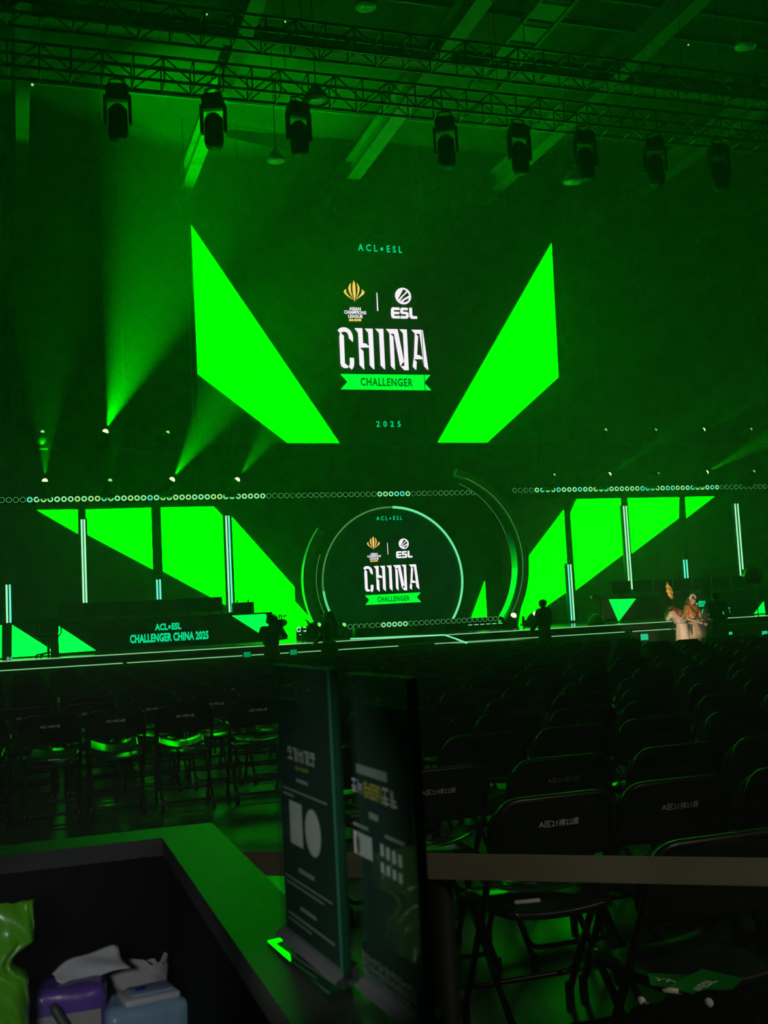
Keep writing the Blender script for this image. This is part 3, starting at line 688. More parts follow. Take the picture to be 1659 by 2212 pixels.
# ------------------------------------------------------------------ players' desks
Y_DK = 23.2
def desk(x0, x1, zt, label, wedges, texts):
    t = empty('player_desk', ((x0+x1)/2, Y_DK, Z_ST), label, 'desk', 'player desks with lit fronts')
    MB().box(((x0+x1)/2, Y_DK+.03, (Z_ST+.05+zt)/2), (x1-x0, .06, zt-Z_ST-.05)).build('front_screen', M_PANEL, t)
    MB().box(((x0+x1)/2, Y_DK+.42, zt+.02), (x1-x0+.04, .84, .04)).build('desktop', M_BLACK, t)
    for x in (x0+.03, x1-.03): MB().box((x, Y_DK+.45, (Z_ST+zt)/2), (.06, .7, zt-Z_ST)).build('side_panel', M_BLACK, t)
    for poly in wedges:
        b = MB(); q = [onY(px, py, Y_DK) for px, py in poly]
        flat(b, [(p.x, p.z) for p in q], lambda u, v: V((min(max(u, x0), x1), Y_DK-OUT, min(max(v, Z_ST+.03), zt)))); b.build('green_field', M_LEDLOW, t)
    for s, px, py, w, hh in texts:
        b = MB(); p = onY(px, py, Y_DK); w_ = onY(px+w/2, py, Y_DK).x-onY(px-w/2, py, Y_DK).x; h_ = onY(px, py-hh/2, Y_DK).z-onY(px, py+hh/2, Y_DK).z
        put_text(b, s, (p.x, Y_DK-OUT, p.z), w_, h_, (1, 0, 0), (0, 0, 1), .05, 1.05); b.build('front_lettering', M_MINT, t)
    return t
desk(.70, 5.12, 1.53, 'long black player desk whose lit front carries two lines of mint lettering, left side', [[(125, 1351), (207, 1405), (128, 1411)], [(501, 1330), (574, 1325), (645, 1384), (630, 1384)]],
     [('ACL▪ESL', 363, 1353.5, 57, 15), ('CHALLENGER CHINA 2025', 366.5, 1376, 170, 19)])
desk(-3.2, .58, 1.57, 'short black desk with a green wedge at the left frame edge', [[(26, 1349), (110, 1402), (110, 1430), (26, 1430)], [(-30, 1330), (4, 1350), (4, 1430), (-30, 1430)]], [])
xr0, xr1 = onY(1300, 1295, Y_DK).x, onY(1663, 1290, Y_DK).x
desk(xr0, xr1, onY(1340, 1293, Y_DK).z, 'long black player desk with lit front behind the costumed performers', [[(1315, 1295), (1373, 1293.5), (1336, 1345)], [(1629, 1334), (1649, 1299), (1653, 1332)]],
     [('ACL▪ESL', 1502, 1305, 50, 13), ('CHALLENGER CHINA 2025', 1509, 1323, 137, 15)])
# monitors and clutter on the desks
def monitor(px, w, zt, label, y=Y_DK+.45, h=.30):
    x = onY(px, 1325, y).x
    t = empty('monitor', (x, y, zt+.04), label, 'monitor', 'monitors on the player desks')
    MB().rbox((x, y, zt+.12+h/2), (w, .04, h), .012).build('screen', M_BLACK, t)
    MB().box((x, y+.05, zt+.10), (.05, .03, .16)).build('stand', M_BLACK, t)
    MB().rbox((x, y+.06, zt+.046), (.22, .18, .012), .005).build('foot', M_BLACK, t)
for i, px in enumerate((156, 205, 256, 306, 357, 408, 455)): monitor(px, .52, 1.53, 'dark monitor on the lettered desk, %s from its left end' % nth(i+1))
zt2 = onY(1340, 1293, Y_DK).z
for i, px in enumerate((1345, 1392, 1436, 1478, 1520, 1562, 1604)): monitor(px, .52, zt2, 'dark monitor on the desk behind the performers, %s from its near end' % nth(i+1))
x = onY(525, 1315, Y_DK+.5).x
hc = empty('equipment_case', (x, Y_DK+.5, 1.57), 'dark equipment case with two stubs on the end of the lettered desk', 'case')
MB().rbox((x, Y_DK+.5, 1.69), (.44, .3, .24), .02).build('body', M_BLACK, hc)
for dx in (-.12, .12): MB().cyl((x+dx, Y_DK+.5, 1.80), (x+dx, Y_DK+.5, 1.87), .018, n=8).build('stub', M_BLACK, hc)
# swivel chair beside the left desk
p = onZ(101, 1416, Z_ST)
ch = empty('swivel_chair', (p.x, Y_DK-.45, Z_ST), 'dark swivel chair standing at the gap between the two left desks', 'chair')
cx0, cy0 = p.x, Y_DK-.45
MB().rbox((cx0, cy0, Z_ST+.40), (.40, .4, .07), .03).build('seat', M_BLACK, ch)
MB().rbox((cx0+.02, cy0+.2, Z_ST+.62), (.38, .06, .34), .03).build('backrest', M_BLACK, ch)
b = MB(); b.cyl((cx0, cy0, Z_ST+.06), (cx0, cy0, Z_ST+.37), .025, n=8)
for i in range(5): a = 2*PI*i/5+.3; b.cyl((cx0, cy0, Z_ST+.09), (cx0+.24*math.cos(a), cy0+.24*math.sin(a), Z_ST+.05), .018, n=6)
b.build('base', M_BLACK, ch)
for i in range(5): a = 2*PI*i/5+.3; MB().ball((cx0+.24*math.cos(a), cy0+.24*math.sin(a), Z_ST+.028), .028, 8).build('wheel', M_BLACK, ch)
for s in (-1, 1): MB().tube([(cx0+s*.2, cy0, Z_ST+.40), (cx0+s*.25, cy0, Z_ST+.46), (cx0+s*.25, cy0, Z_ST+.58), (cx0+s*.23, cy0-.1, Z_ST+.6)], .015, 6).build('armrest', M_METAL, ch)
# small things on the stage front
def foldback(px, py, label, w=.2, m_='bright'):
    yb = Y_ST-.363; p = onY(px, py, yb-.06); h = w*.72
    t = empty('step_monitor', (p.x, yb, p.z-h/2), label, 'monitor', 'small lit monitors fixed on the stage front')
    MB().rbox((p.x, yb-.03, p.z), (w+.03, .06, h+.03), .01).build('body', M_BLACK, t)
    MB().rbox((p.x, yb-.062, p.z), (w, .006, h), .002).build('screen', glow('monitor_mint', (.02, .8, .35), 1.0) if m_ == 'bright' else glow('monitor_green_dim', (.0, .35, .10), 1.0), t)
foldback(1392, 1376, 'small mint-lit monitor on the stage front before the performers', .19)
foldback(1652, 1368, 'small mint-lit monitor on the stage front at the right frame edge', .15)
foldback(534, 1414, 'tiny green-lit monitor on the stage front left of the cameraman', .14, 'dim')
foldback(634, 1409, 'tiny green-lit monitor on the stage front right of the cameraman', .14, 'dim')
foldback(1578, 1368, 'small mint-lit monitor beside the man in dark clothes', .09)
p = onY(1289, 1362, Y_ST+.5); p.z = Z_ST
dm = empty('covered_lamp', p, 'small rounded grey-green cover standing on the stage front', 'cover')
MB().tube([p+V((0, 0, .25*math.sin(PI*i/20)+.004)) for i in range(11)], [.19*math.cos(PI*i/20)+.002 for i in range(11)], 18).build('cover', mat('cover_grey_green', (.16, .22, .16), .5), dm); MB().cyl(p+V((0, 0, 0)), p+V((0, 0, .03)), .2, n=16).build('foot', M_BLACK, dm)
p = onY(780, 1367, 23.4); p.z = Z_ST
fm = empty('floor_speaker', p, 'dark boxy floor speaker on the centre platform below the round screen', 'speaker')
MB().rbox(p+V((0, 0, .11)), (.34, .25, .22), .02).build('body', mat('speaker_green_black', (.03, .06, .04), .5), fm); MB().box(p+V((0, -.127, .11)), (.29, .006, .17)).build('grille', M_BLACK, fm)
# pale door frame beside the right desk
x0, x1 = onY(1280, 1295, 25).x, onY(1308, 1295, 25).x
gt = empty('side_screen', ((x0+x1)/2, 25, Z_ST), 'narrow dim green screen in a frame left of the inverted green triangle', 'screen')
MB().box(((x0+x1)/2, 25.06, Z_ST+.34), (x1-x0, .1, .68)).build('frame', mat('frame_green_grey', (.08, .14, .08), .4), gt)
MB().box(((x0+x1)/2+.03, 25.005, Z_ST+.31), (x1-x0-.1, .012, .56)).build('screen', glow('dim_green_screen', (0, .11, 0), 1), gt)
# black glossy ball on a thin stand at the right
c = onY(1626, 1243, 20.6)
bl = empty('ball_light', (c.x, 20.6, 0), 'big black glossy foil ball on a thin stand at the right frame edge', 'ball')
R = .205
def blob(u, v):
    th, ph = PI*v, 2*PI*u; r = R*(1+.05*math.sin(9*ph+2*th)*math.sin(th)+.025*math.sin(5*th+4*ph))
    return V((c.x+1.08*r*math.sin(th)*math.cos(ph), 20.6+r*math.sin(th)*math.sin(ph), c.z+.98*r*math.cos(th)))
MB().grid(blob, 48, 24).build('ball', mat('black_foil', (.008, .009, .008), .12, spec=.8), bl)
MB().cyl((c.x+.06, 20.6, .03), (c.x+.06, 20.6, c.z-.18), .012, n=8).build('pole', M_METAL, bl)
b = MB()
for i in range(3): a = 2*PI*i/3; b.cyl((c.x+.06, 20.6, .35), (c.x+.06+.4*math.cos(a), 20.6+.4*math.sin(a), .015), .012, n=6)
b.build('tripod', M_METAL, bl)

# ------------------------------------------------------------------ people
def skin_body(name, J, edges, rad, root):
    names = list(J); idx = {k: i for i, k in enumerate(names)}
    me = bpy.data.meshes.new('skeleton'); me.from_pydata([tuple(J[k]) for k in names], [(idx[a], idx[b]) for a, b in edges], [])
    ob = bpy.data.objects.new('skeleton', me); COL.objects.link(ob)
    ob.modifiers.new('Skin', 'SKIN')
    for k in names:
        s = me.skin_vertices[0].data[idx[k]]; r = rad[k]; s.radius = r if isinstance(r, tuple) else (r, r); s.use_root = (k == root)
    ss = ob.modifiers.new('Sub', 'SUBSURF'); ss.levels = ss.render_levels = 2
    dg = bpy.context.evaluated_depsgraph_get(); dg.update()
    res = bpy.data.meshes.new_from_object(ob.evaluated_get(dg)); res.name = name
    bpy.data.objects.remove(ob, do_unlink=True)
    for p in res.polygons: p.use_smooth = True
    return res
BASE = dict(pelvis=(0, 0, .94), spine=(0, .01, 1.12), chest=(0, 0, 1.32), neck=(0, 0, 1.46), jaw=(0, .02, 1.52), skull=(0, .015, 1.60), crown=(0, .01, 1.655), nose=(0, .115, 1.575))
for sd, s in (('l', -1), ('r', 1)):
    BASE.update({'shoulder_'+sd: (s*.19, 0, 1.40), 'elbow_'+sd: (s*.225, -.02, 1.13), 'wrist_'+sd: (s*.235, .06, .89), 'hip_'+sd: (s*.095, 0, .90), 'knee_'+sd: (s*.105, .02, .50), 'ankle_'+sd: (s*.11, -.02, .085), 'toe_'+sd: (s*.125, .14, .035), 'ear_'+sd: (s*.098, 0, 1.59)})
RAD = dict(pelvis=(.15, .11), spine=(.135, .1), chest=(.175, .12), neck=.055, jaw=.07, skull=(.088, .1), crown=.075, nose=.014)
for sd in 'lr': RAD.update({'shoulder_'+sd: .062, 'elbow_'+sd: .044, 'wrist_'+sd: .030, 'hip_'+sd: .088, 'knee_'+sd: .058, 'ankle_'+sd: .040, 'toe_'+sd: .034, 'ear_'+sd: .012})
EDG = [('pelvis', 'spine'), ('spine', 'chest'), ('chest', 'neck'), ('neck', 'jaw'), ('jaw', 'skull'), ('skull', 'crown'), ('skull', 'nose')]
for sd in 'lr': EDG += [('chest', 'shoulder_'+sd), ('shoulder_'+sd, 'elbow_'+sd), ('elbow_'+sd, 'wrist_'+sd), ('pelvis', 'hip_'+sd), ('hip_'+sd, 'knee_'+sd), ('knee_'+sd, 'ankle_'+sd), ('ankle_'+sd, 'toe_'+sd), ('skull', 'ear_'+sd)]
REG = {}
for a, b_ in EDG:
    REG[(a, b_)] = ('head' if b_ in ('jaw', 'skull', 'crown', 'nose') or b_.startswith('ear') else 'neck' if b_ == 'neck' else 'torso' if b_ in ('spine', 'chest') or b_.startswith('shoulder') else
                    'upperarm' if b_.startswith('elbow') else 'forearm' if b_.startswith('wrist') else 'hips' if b_.startswith('hip') else 'thigh' if b_.startswith('knee') else 'shin' if b_.startswith('ankle') else 'foot')
def person(px, ptop, Y, heading, label, pose=None, wear=(), hair=None, lean=None, feet_z=0.0, extra=None):
    """pose in a body frame: x to its right, y ahead, z up, 1.70 m tall; heading turns it about z"""
    J = {k: V(v) for k, v in BASE.items()}
    for k, v in (pose or {}).items(): J[k] = V(v)
    edges = list(EDG); reg = dict(REG); rad = dict(RAD)
    for sd, s in (('l', -1), ('r', 1)):
        w = J['wrist_'+sd]; d = (w-J['elbow_'+sd]).normalized(); side = d.cross(V((0, 1, 0)) if abs(d.y) < .8 else V((0, 0, 1))).normalized(); curl = side.cross(d).normalized()
        pm = w+d*.075; J['palm_'+sd] = pm; rad['palm_'+sd] = (.036, .018); edges.append(('wrist_'+sd, 'palm_'+sd)); reg[('wrist_'+sd, 'palm_'+sd)] = 'hand'
        for i, ln in enumerate((.068, .078, .072, .056)):
            a, c = 'finger%d_%s' % (i, sd), 'tip%d_%s' % (i, sd)
            J[a] = pm+side*((i-1.5)*.019)+d*ln*.55; J[c] = J[a]+(d*.7+curl*.6).normalized()*ln*.6; rad[a] = .0095; rad[c] = .008
            edges += [('palm_'+sd, a), (a, c)]; reg[('palm_'+sd, a)] = 'hand'; reg[(a, c)] = 'hand'
        J['thumb_'+sd] = w+d*.045-side*.045+curl*.012; J['thumbtip_'+sd] = J['thumb_'+sd]+d*.035+curl*.012; rad['thumb_'+sd] = .011; rad['thumbtip_'+sd] = .009
        edges += [('wrist_'+sd, 'thumb_'+sd), ('thumb_'+sd, 'thumbtip_'+sd)]; reg[('wrist_'+sd, 'thumb_'+sd)] = 'hand'; reg[('thumb_'+sd, 'thumbtip_'+sd)] = 'hand'
    top = max(J['crown'].z, J['skull'].z)+.075
    pt = onY(px, ptop, Y); sc = (pt.z-feet_z)/top
    me = skin_body('body', J, edges, rad, 'pelvis')
    t = empty('person', (pt.x, Y, feet_z), label, 'person')
    t.rotation_euler = (0, 0, heading)
    me.transform(Matrix.Scale(sc, 4)); me.materials.append(M_SKIN)
    bo = bpy.data.objects.new('body', me); COL.objects.link(bo); bo.parent = t
    segs = [(J[a]*sc, J[b_]*sc, reg[(a, b_)]) for a, b_ in edges]
    vr = []
    for v in me.vertices:
        best = None
        for a, b_, r in segs:
            d = b_-a; u = max(0, min(1, (v.co-a).dot(d)/max(1e-9, d.length_squared))); q = (v.co-a-d*u).length
            if best is None or q < best[0]: best = (q, r)
        vr.append(best[1])
    def shell(nm, regs, m_, off, test=None):
        keep = [p for p in me.polygons if all(vr[i] in regs and (test is None or test(me.vertices[i].co/sc)) for i in p.vertices)]
        used = sorted({i for p in keep for i in p.vertices}); mp = {i: k for k, i in enumerate(used)}
        if not used: return None
        b = MB(); b.add([me.vertices[i].co+me.vertices[i].normal*off for i in used], [[mp[i] for i in p.vertices] for p in keep], 0, True)
        return b.build(nm, m_, t, True)
    for nm, regs, m_, off in wear: shell(nm, regs, m_, off)
    if hair:
        hm, back = hair; c = J['skull']
        shell('hair', ('head',), hm, .014*1, lambda p: (p.z > c.z+.035) or (p.y < c.y-.005 and p.z > c.z-.09))
        if back:
            b = MB(); b.tube([(c+V((0, -.05, .06)))*sc, (c+V((0, -.085, -.05)))*sc, (J['chest']+V((0, -.125, .05)))*sc, (J['chest']+V((0, -.13, -back)))*sc], [.07*sc, .095*sc, .10*sc, .045*sc], 12)
            b.build('long_hair', hm, t, True)
    if extra: extra(t, J, sc)
    return t
C_ = lambda n, c, r=.7: mat(n, c, r, noise=(14, .3))
M_TEE = C_('shirt_dark_green', (.03, .05, .045)); M_JEAN = C_('trousers_dark', (.02, .022, .025)); M_KHAKI = C_('trousers_khaki', (.10, .09, .06)); M_SHOE = C_('shoe_black', (.012, .012, .012), .5)
M_BLKCLO = C_('black_cloth', (.006, .007, .006), .85); M_ROBE = C_('robe_beige', (.42, .33, .26)); M_ORANGE = mat('tunic_orange', (.62, .20, .05), .6, noise=(30, .5)); M_SKIRT = mat('skirt_patterned', (.50, .36, .24), .7, noise=(36, .5))
M_RED = C_('hair_red_brown', (.16, .035, .015), .5); M_GOLDP = mat('leaf_gold', (.75, .42, .08), .4, noise=(12, .35))
TOP = ('torso', 'upperarm', 'neck'); LONG = TOP+('forearm',); LEGS = ('hips', 'thigh', 'shin')
def outfit(top, legs, long=True): return (('shirt', LONG if long else ('torso', 'upperarm'), top, .012), ('trousers', LEGS, legs, .012), ('shoes', ('foot',), M_SHOE, .006))
# cameraman seen from behind, camera at his eye
def cap(t, J, sc):
    c = J['skull']; b = MB(); b.ball((c+V((0, -.005, .035)))*sc, (.108*sc, .118*sc, .085*sc), 16); b.build('cap', M_BLKCLO, t, True)
    b = MB(); b.tube([(c+V((s*.115, 0, z)))*sc for s, z in ((-1, 0), (-1, .06), (-.6, .13), (.6, .13), (1, .06), (1, 0))], .016*sc, 8); b.build('headphone_band', M_BLACK, t, True)
    for s in (-1, 1): MB().ball((c+V((s*.118, 0, -.01)))*sc, (.026*sc, .045*sc, .05*sc), 10).build('ear_cup', M_BLACK, t, True)
hc_ = math.radians(-25)
cm = person(584, 1328, 20.7, hc_, 'person in dark shirt and black cap filming toward the stage, seen from behind', dict(
    elbow_r=(.30, .16, 1.20), wrist_r=(.16, .30, 1.47), elbow_l=(-.28, .14, 1.20), wrist_l=(-.02, .33, 1.44), jaw=(.01, .05, 1.51), skull=(.02, .07, 1.58), crown=(.02, .065, 1.635), nose=(.02, .165, 1.55), ear_l=(-.08, .06, 1.57), ear_r=(.115, .06, 1.57)),
    outfit(M_TEE, M_KHAKI, False), (M_HAIR, 0), extra=cap)
sc = onY(584, 1328, 20.7).z/1.71
mt = Matrix.Translation(cm.location) @ Matrix.Rotation(hc_, 4, 'Z')
vc = empty('video_camera', mt @ V((.12*sc, .30*sc, 1.50*sc)), 'black video camera with top handle held up by the person in the cap', 'video camera')
vc.rotation_euler = (0, 0, hc_)
MB().rbox((.02, .06, .02), (.13, .30, .15), .02).build('body', M_BLACK, vc, True)
MB().tube([(.02, .20, .02), (.02, .30, .02), (.02, .40, .02)], [.05, .055, .065], 14).build('lens', M_BLACK, vc, True)
MB().tube([(.02, -.06, .10), (.02, -.06, .17), (.02, .14, .17), (.02, .16, .10)], .016, 8).build('handle', M_METAL, vc, True)
MB().tube([(.075, .1, .14), (.075, .32, .16)], .018, 8).build('microphone', M_BLACK, vc, True)
MB().rbox((-.06, -.10, .05), (.06, .12, .06), .012).build('viewfinder', M_BLACK, vc, True)
MB().box((-.06, -.162, .05), (.04, .004, .035)).build('viewfinder_light', glow('finder_white', (.8, 1, .85), 1.2), vc, True)
# woman with long hair holding up a phone
pw = person(708, 1314, 20.8, math.radians(70), 'person with long dark hair in a dark dress raising one arm, beside the round screen', dict(
    elbow_l=(-.18, .24, 1.22), wrist_l=(-.10, .40, 1.42), elbow_r=(.2, .16, 1.14), wrist_r=(.10, .30, 1.02)),
    (('dress_top', LONG, M_BLKCLO, .012), ('shoes', ('foot',), M_SHOE, .006)), (M_HAIR, .22),
    extra=lambda t, J, s: MB().tube([(0, 0, 1.02*s), (0, 0, .9*s), (0, 0, .55*s), (0, 0, .30*s)], [.145*s, .185*s, .20*s, .22*s], 18).build('skirt', M_BLKCLO, t, True))
person(1172, 1287.5, 20.2, math.radians(28), 'person with short hair in black clothes, silhouetted against the green wall',
       dict(elbow_r=(.24, .02, 1.13), wrist_r=(.20, .18, .95), elbow_l=(-.23, .06, 1.13), wrist_l=(-.16, .24, .98)), outfit(M_BLKCLO, M_BLKCLO), (M_HAIR, 0))
person(1543, 1274, 20.0, math.radians(-6), 'broad person in black jacket standing with back turned beside the costumed performers',
       dict(shoulder_l=(-.2, 0, 1.40), shoulder_r=(.2, 0, 1.40), elbow_l=(-.29, -.01, 1.14), elbow_r=(.29, -.01, 1.14), wrist_l=(-.20, .14, .98), wrist_r=(.20, .14, .98)),
       (('jacket', LONG, M_BLKCLO, .022), ('trousers', LEGS, M_BLKCLO, .015), ('shoes', ('foot',), M_SHOE, .006)), (M_HAIR, 0))
# performer in a beige robe bending forward, holding up the leaf fan
def robe(t, J, s):
    b = MB()
    def f(u, v):
        a = 2*PI*u; k = 1+.05*math.sin(7*a); r = (.16+.10*v)*k; z = 1.05-.85*v
        return V((r*math.cos(a)*s, (r*.8*math.sin(a)-.02*v)*s, z*s))
    b.grid(f, 28, 10); b.build('robe_skirt', M_ROBE, t, True)
ha = math.radians(18)
pa = person(1468, 1303, 20.5, ha, 'person in beige robe with dark red hair bending, holding a golden leaf fan aloft',
       dict(spine=(0, .05, 1.10), chest=(0, .14, 1.26), neck=(0, .22, 1.36), jaw=(0, .26, 1.39), skull=(0, .29, 1.44), crown=(0, .31, 1.49), nose=(0, .385, 1.39), ear_l=(-.098, .28, 1.43), ear_r=(.098, .28, 1.43),
            shoulder_l=(-.17, .17, 1.32), shoulder_r=(.17, .17, 1.32), elbow_l=(-.25, .24, 1.16), wrist_l=(-.09, .36, 1.33), elbow_r=(.27, .22, 1.10), wrist_r=(.22, .36, .98)),
       (('robe_top', LONG, M_ROBE, .02), ('trousers', LEGS, M_JEAN, .01), ('shoes', ('foot',), M_SHOE, .006)), (M_RED, .05), extra=robe)
a = onY(1457, 1312, 20.75); top = onY(1440, 1257, 20.75); base = onY(1452, 1294, 20.75)
lf = empty('leaf_fan', base, 'golden leaf-shaped fan on a thin stick held above the bending performer', 'fan')
ax = (top-base); L = ax.length; ax.normalize(); sx = V((ax.z, 0, -ax.x)).normalized()
b = MB()
def leaf(u, v):
    w = (math.sin(PI*min(1, v*1.02))**.7)*(.5+.5*(1-v)**.4)*.082*(1+.10*math.sin(v*26)); q = (u-.5)*2
    return base+ax*(v*L)+sx*(q*w)+V((0, -.02*(1-abs(q))+.012*math.sin(v*22+q*3), 0))
b.grid(leaf, 8, 20, thick=(0, .012, 0)); b.build('leaf_blade', M_GOLDP, lf)
MB().tube([base+V((0, -.024, 0)), base+ax*L*.5+V((0, -.03, 0)), top+V((0, -.012, 0))], [.010, .007, .003], 6).build('leaf_rib', mat('leaf_rib_brown', (.25, .12, .03), .5), lf)
MB().cyl(base+ax*.03, a-V((0, 0, .12)), .009, n=8).build('stick', M_METAL, lf)
# performer in orange facing the hall
def costume(t, J, s):
    c = J['skull']
    b = MB()
    for i in range(9):
        q = PI*(i+.5)/9; b.ball((c+V((.11*math.cos(q), .02, .03+.10*math.sin(q))))*s, (.028*s, .03*s, .035*s), 8)
    b.tube([(c+V((.1*math.cos(PI*i/12), .03, .09*math.sin(PI*i/12)+.02)))*s for i in range(13)], .022*s, 8); b.build('headdress', mat('headdress_pale', (.8, .72, .5), .4), t, True)
    for sx_ in (-1, 1): MB().ball((c+V((sx_*.036, .098, .005)))*s, .012*s, 8).build('eye', M_HAIR, t, True)
    MB().ball((c+V((0, .10, -.062)))*s, (.028*s, .01*s, .009*s), 8).build('mouth', mat('lip_red', (.4, .06, .05), .5), t, True)
    b = MB()
    def f(u, v):
        a_ = 2*PI*u; k = 1+.07*math.sin(9*a_); r = (.135+.17*v**.8)*k; return V(((r*math.cos(a_)-.10*v)*s, r*.85*math.sin(a_)*s, (1.02-.86*v)*s))
    b.grid(f, 36, 12); b.build('skirt', M_SKIRT, t, True)
    b = MB(); b.tube([V((-.16, .10, 1.42))*s, V((-.05, .165, 1.25))*s, V((.10, .15, 1.08))*s], .014*s, 6); b.tube([V((.16, .10, 1.40))*s, V((.02, .17, 1.22))*s, V((-.1, .15, 1.06))*s], .014*s, 6); b.tube([V((.15*math.cos(2*PI*i/16)*s, .125*math.sin(2*PI*i/16)*s, 1.04*s)) for i in range(16)], .02*s, 6, True); b.build('sash', M_JEAN, t, True)
person(1491, 1285, 20.9, math.radians(200), 'person in orange tunic, pale headdress and patterned skirt, hands joined at the waist',
       dict(elbow_l=(-.29, .05, 1.12), wrist_l=(-.10, .20, 1.03), elbow_r=(.29, .05, 1.12), wrist_r=(.10, .20, 1.03), jaw=(0, .04, 1.51), skull=(0, .05, 1.585), crown=(0, .04, 1.64), nose=(0, .15, 1.555), ear_l=(-.098, .03, 1.575), ear_r=(.098, .03, 1.575)),
       (('tunic', ('torso', 'upperarm', 'neck'), M_ORANGE, .016), ('trousers', LEGS, M_JEAN, .01), ('shoes', ('foot',), M_SHOE, .006)), (M_RED, .12), extra=costume)

# ------------------------------------------------------------------ folding chairs
M_VINYL = mat('chair_vinyl_black', (.006, .007, .006), .7, spec=.1)
M_SEAT = mat('chair_seat_black', (.014, .016, .014), .22, spec=.55, bump=(7, .25))
M_FRAME = mat('chair_frame_black', (.010, .011, .010), .34, spec=.35)
M_PRINT = mat('seat_print_white', (.80, .82, .80), .6)
def seat_mb():
    b = MB()
    def f(u, v):
        x = (u-.5); y = -.18+.40*v
        w = .41*(1-.10*(1-v)**2)*(1 if v < .8 else 1-.12*((v-.8)/.2)**2)
        return V((x*w, y+.0, .425+.016*(2*x)**2*1.0-.006*math.sin(PI*v)-.012*max(0, (v-.85)/.15)**2))
    return b.grid(f, 12, 12, thick=(0, 0, -.026))
def back_mb():
    b = MB()
    def f(u, v):
        # v from the lower edge to the top; rounded upper corners, gentle wrap around the sitter
        x = (u-.5)*2; hw = .225; z = .585+.205*v; c = .10
        if z > .79-c: hw -= c-math.sqrt(max(0, c*c-(z-(.79-c))**2))
        elif v < .25: hw -= .02*(1-v/.25)**2
        xx = x*hw; return V((xx, -.165-.035*v+.05*(xx/.225)**2-.02, z))
    return b.grid(f, 20, 14, thick=(0, .028, 0))
def arc_pts(P, r, n=5):
    # polyline with rounded corners
    P = [V(p) for p in P]; out = [P[0]]
    for i in range(1, len(P)-1):
        a, c, d = P[i-1], P[i], P[i+1]; u = (a-c).normalized(); w = (d-c).normalized(); q = min(r, (a-c).length*.49, (d-c).length*.49)
        s, e = c+u*q, c+w*q
        for k in range(n+1): t = k/n; out.append(s*(1-t)**2+c*2*t*(1-t)+e*t*t)
    out.append(P[-1]); return out
def front_frame_mb():
    return MB().tube(arc_pts([(-.205, .215, .02), (-.212, -.02, .41), (-.218, -.165, .66), (-.205, -.205, .79), (.205, -.205, .79), (.218, -.165, .66), (.212, -.02, .41), (.205, .215, .02)], .085), .0125, 8)
def rear_frame_mb():
    b = MB().tube(arc_pts([(-.19, .15, .395), (-.195, -.235, .02)], .05), .0115, 8); b.tube([(.19, .15, .395), (.195, -.235, .02)], .0115, 8)
    return b.tube(arc_pts([(-.1935, -.115, .148), (-.1925, -.20, .062), (.1925, -.20, .062), (.1935, -.115, .148)], .05), .0105, 8)
def front_bar_mb(): return MB().tube(arc_pts([(-.207, .115, .20), (-.207, .17, .105), (.207, .17, .105), (.207, .115, .20)], .05), .0105, 8)
CHM = dict(seat=(seat_mb().mesh('seat', M_SEAT)), backrest=back_mb().mesh('backrest', M_VINYL), front=front_frame_mb().mesh('front_leg_frame', M_FRAME),
           rear=rear_frame_mb().mesh('rear_leg_frame', M_FRAME), bar=front_bar_mb().mesh('crossbar', M_FRAME),
           foot=MB().cyl((0, 0, -.02), (0, 0, .03), .0165, n=10).mesh('foot_cap', M_BLACK),
           hinge=MB().rbox((0, 0, 0), (.012, .05, .05), .005).mesh('hinge', M_METAL))
far = front_frame_mb(); r2 = rear_frame_mb(); far.add(r2.v, r2.f, 0, True); CHM['legs'] = far.mesh('leg_frame', M_FRAME)
def sub(name, me, parent, loc=None):
    o = bpy.data.objects.new(name, me); COL.objects.link(o); o.parent = parent
    if loc: o.location = loc
    return o
def chair(x, y, rz, number, near):
    t = empty('folding_chair', (x, y, 0), 'x', 'chair', 'black folding chairs', rz)
    sub('seat', CHM['seat'], t); bk = sub('backrest', CHM['backrest'], t)
    if near:
        sub('front_leg_frame', CHM['front'], t); sub('rear_leg_frame', CHM['rear'], t); sub('crossbar', CHM['bar'], t)
        for p in ((-.205, .215, .02), (.205, .215, .02), (-.195, -.235, .02), (.195, -.235, .02)): sub('foot_cap', CHM['foot'], t, p)
        for s in (-1, 1): sub('hinge', CHM['hinge'], t, (s*.2, .03, .40))
    else: sub('leg_frame', CHM['legs'], t)
    if number:
        b = MB(); put_text(b, number, (0, 0, 0), .145, .023, (1, 0, 0), (0, 0, 1), .004, 1.0, res=1)
        for v in b.v: z = v.z; v.z = .708+z; v.y = -.185-.035*((v.z-.585)/.205)+.05*(v.x/.225)**2-.0012
        b.build('seat_print', M_PRINT, bk, True)
    return t
ROW_Y = {22: 2.52, 21: 3.36, 20: 4.15, 19: 5.12, 18: 6.0, 17: 6.9, 16: 7.8, 15: 8.72, 14: 9.70, 13: 10.62, 12: 11.6, 11: 12.5, 10: 13.35, 9: 14.2, 8: 15.05, 7: 15.9, 6: 16.7, 5: 17.5}
XS = {15: {25: .205, 24: .69, 23: 1.21, 22: 1.79}, 20: {22: 1.56, 21: 2.10, 20: 2.64}, 21: {22: 1.665, 21: 2.15, 20: 2.66}, 14: {23: 1.07, 22: 1.62}, 19: {22: 1.64, 21: 2.18, 20: 2.66}, 22: {21: 1.73, 20: 2.25, 19: 2.6}}
CHAIRS = []
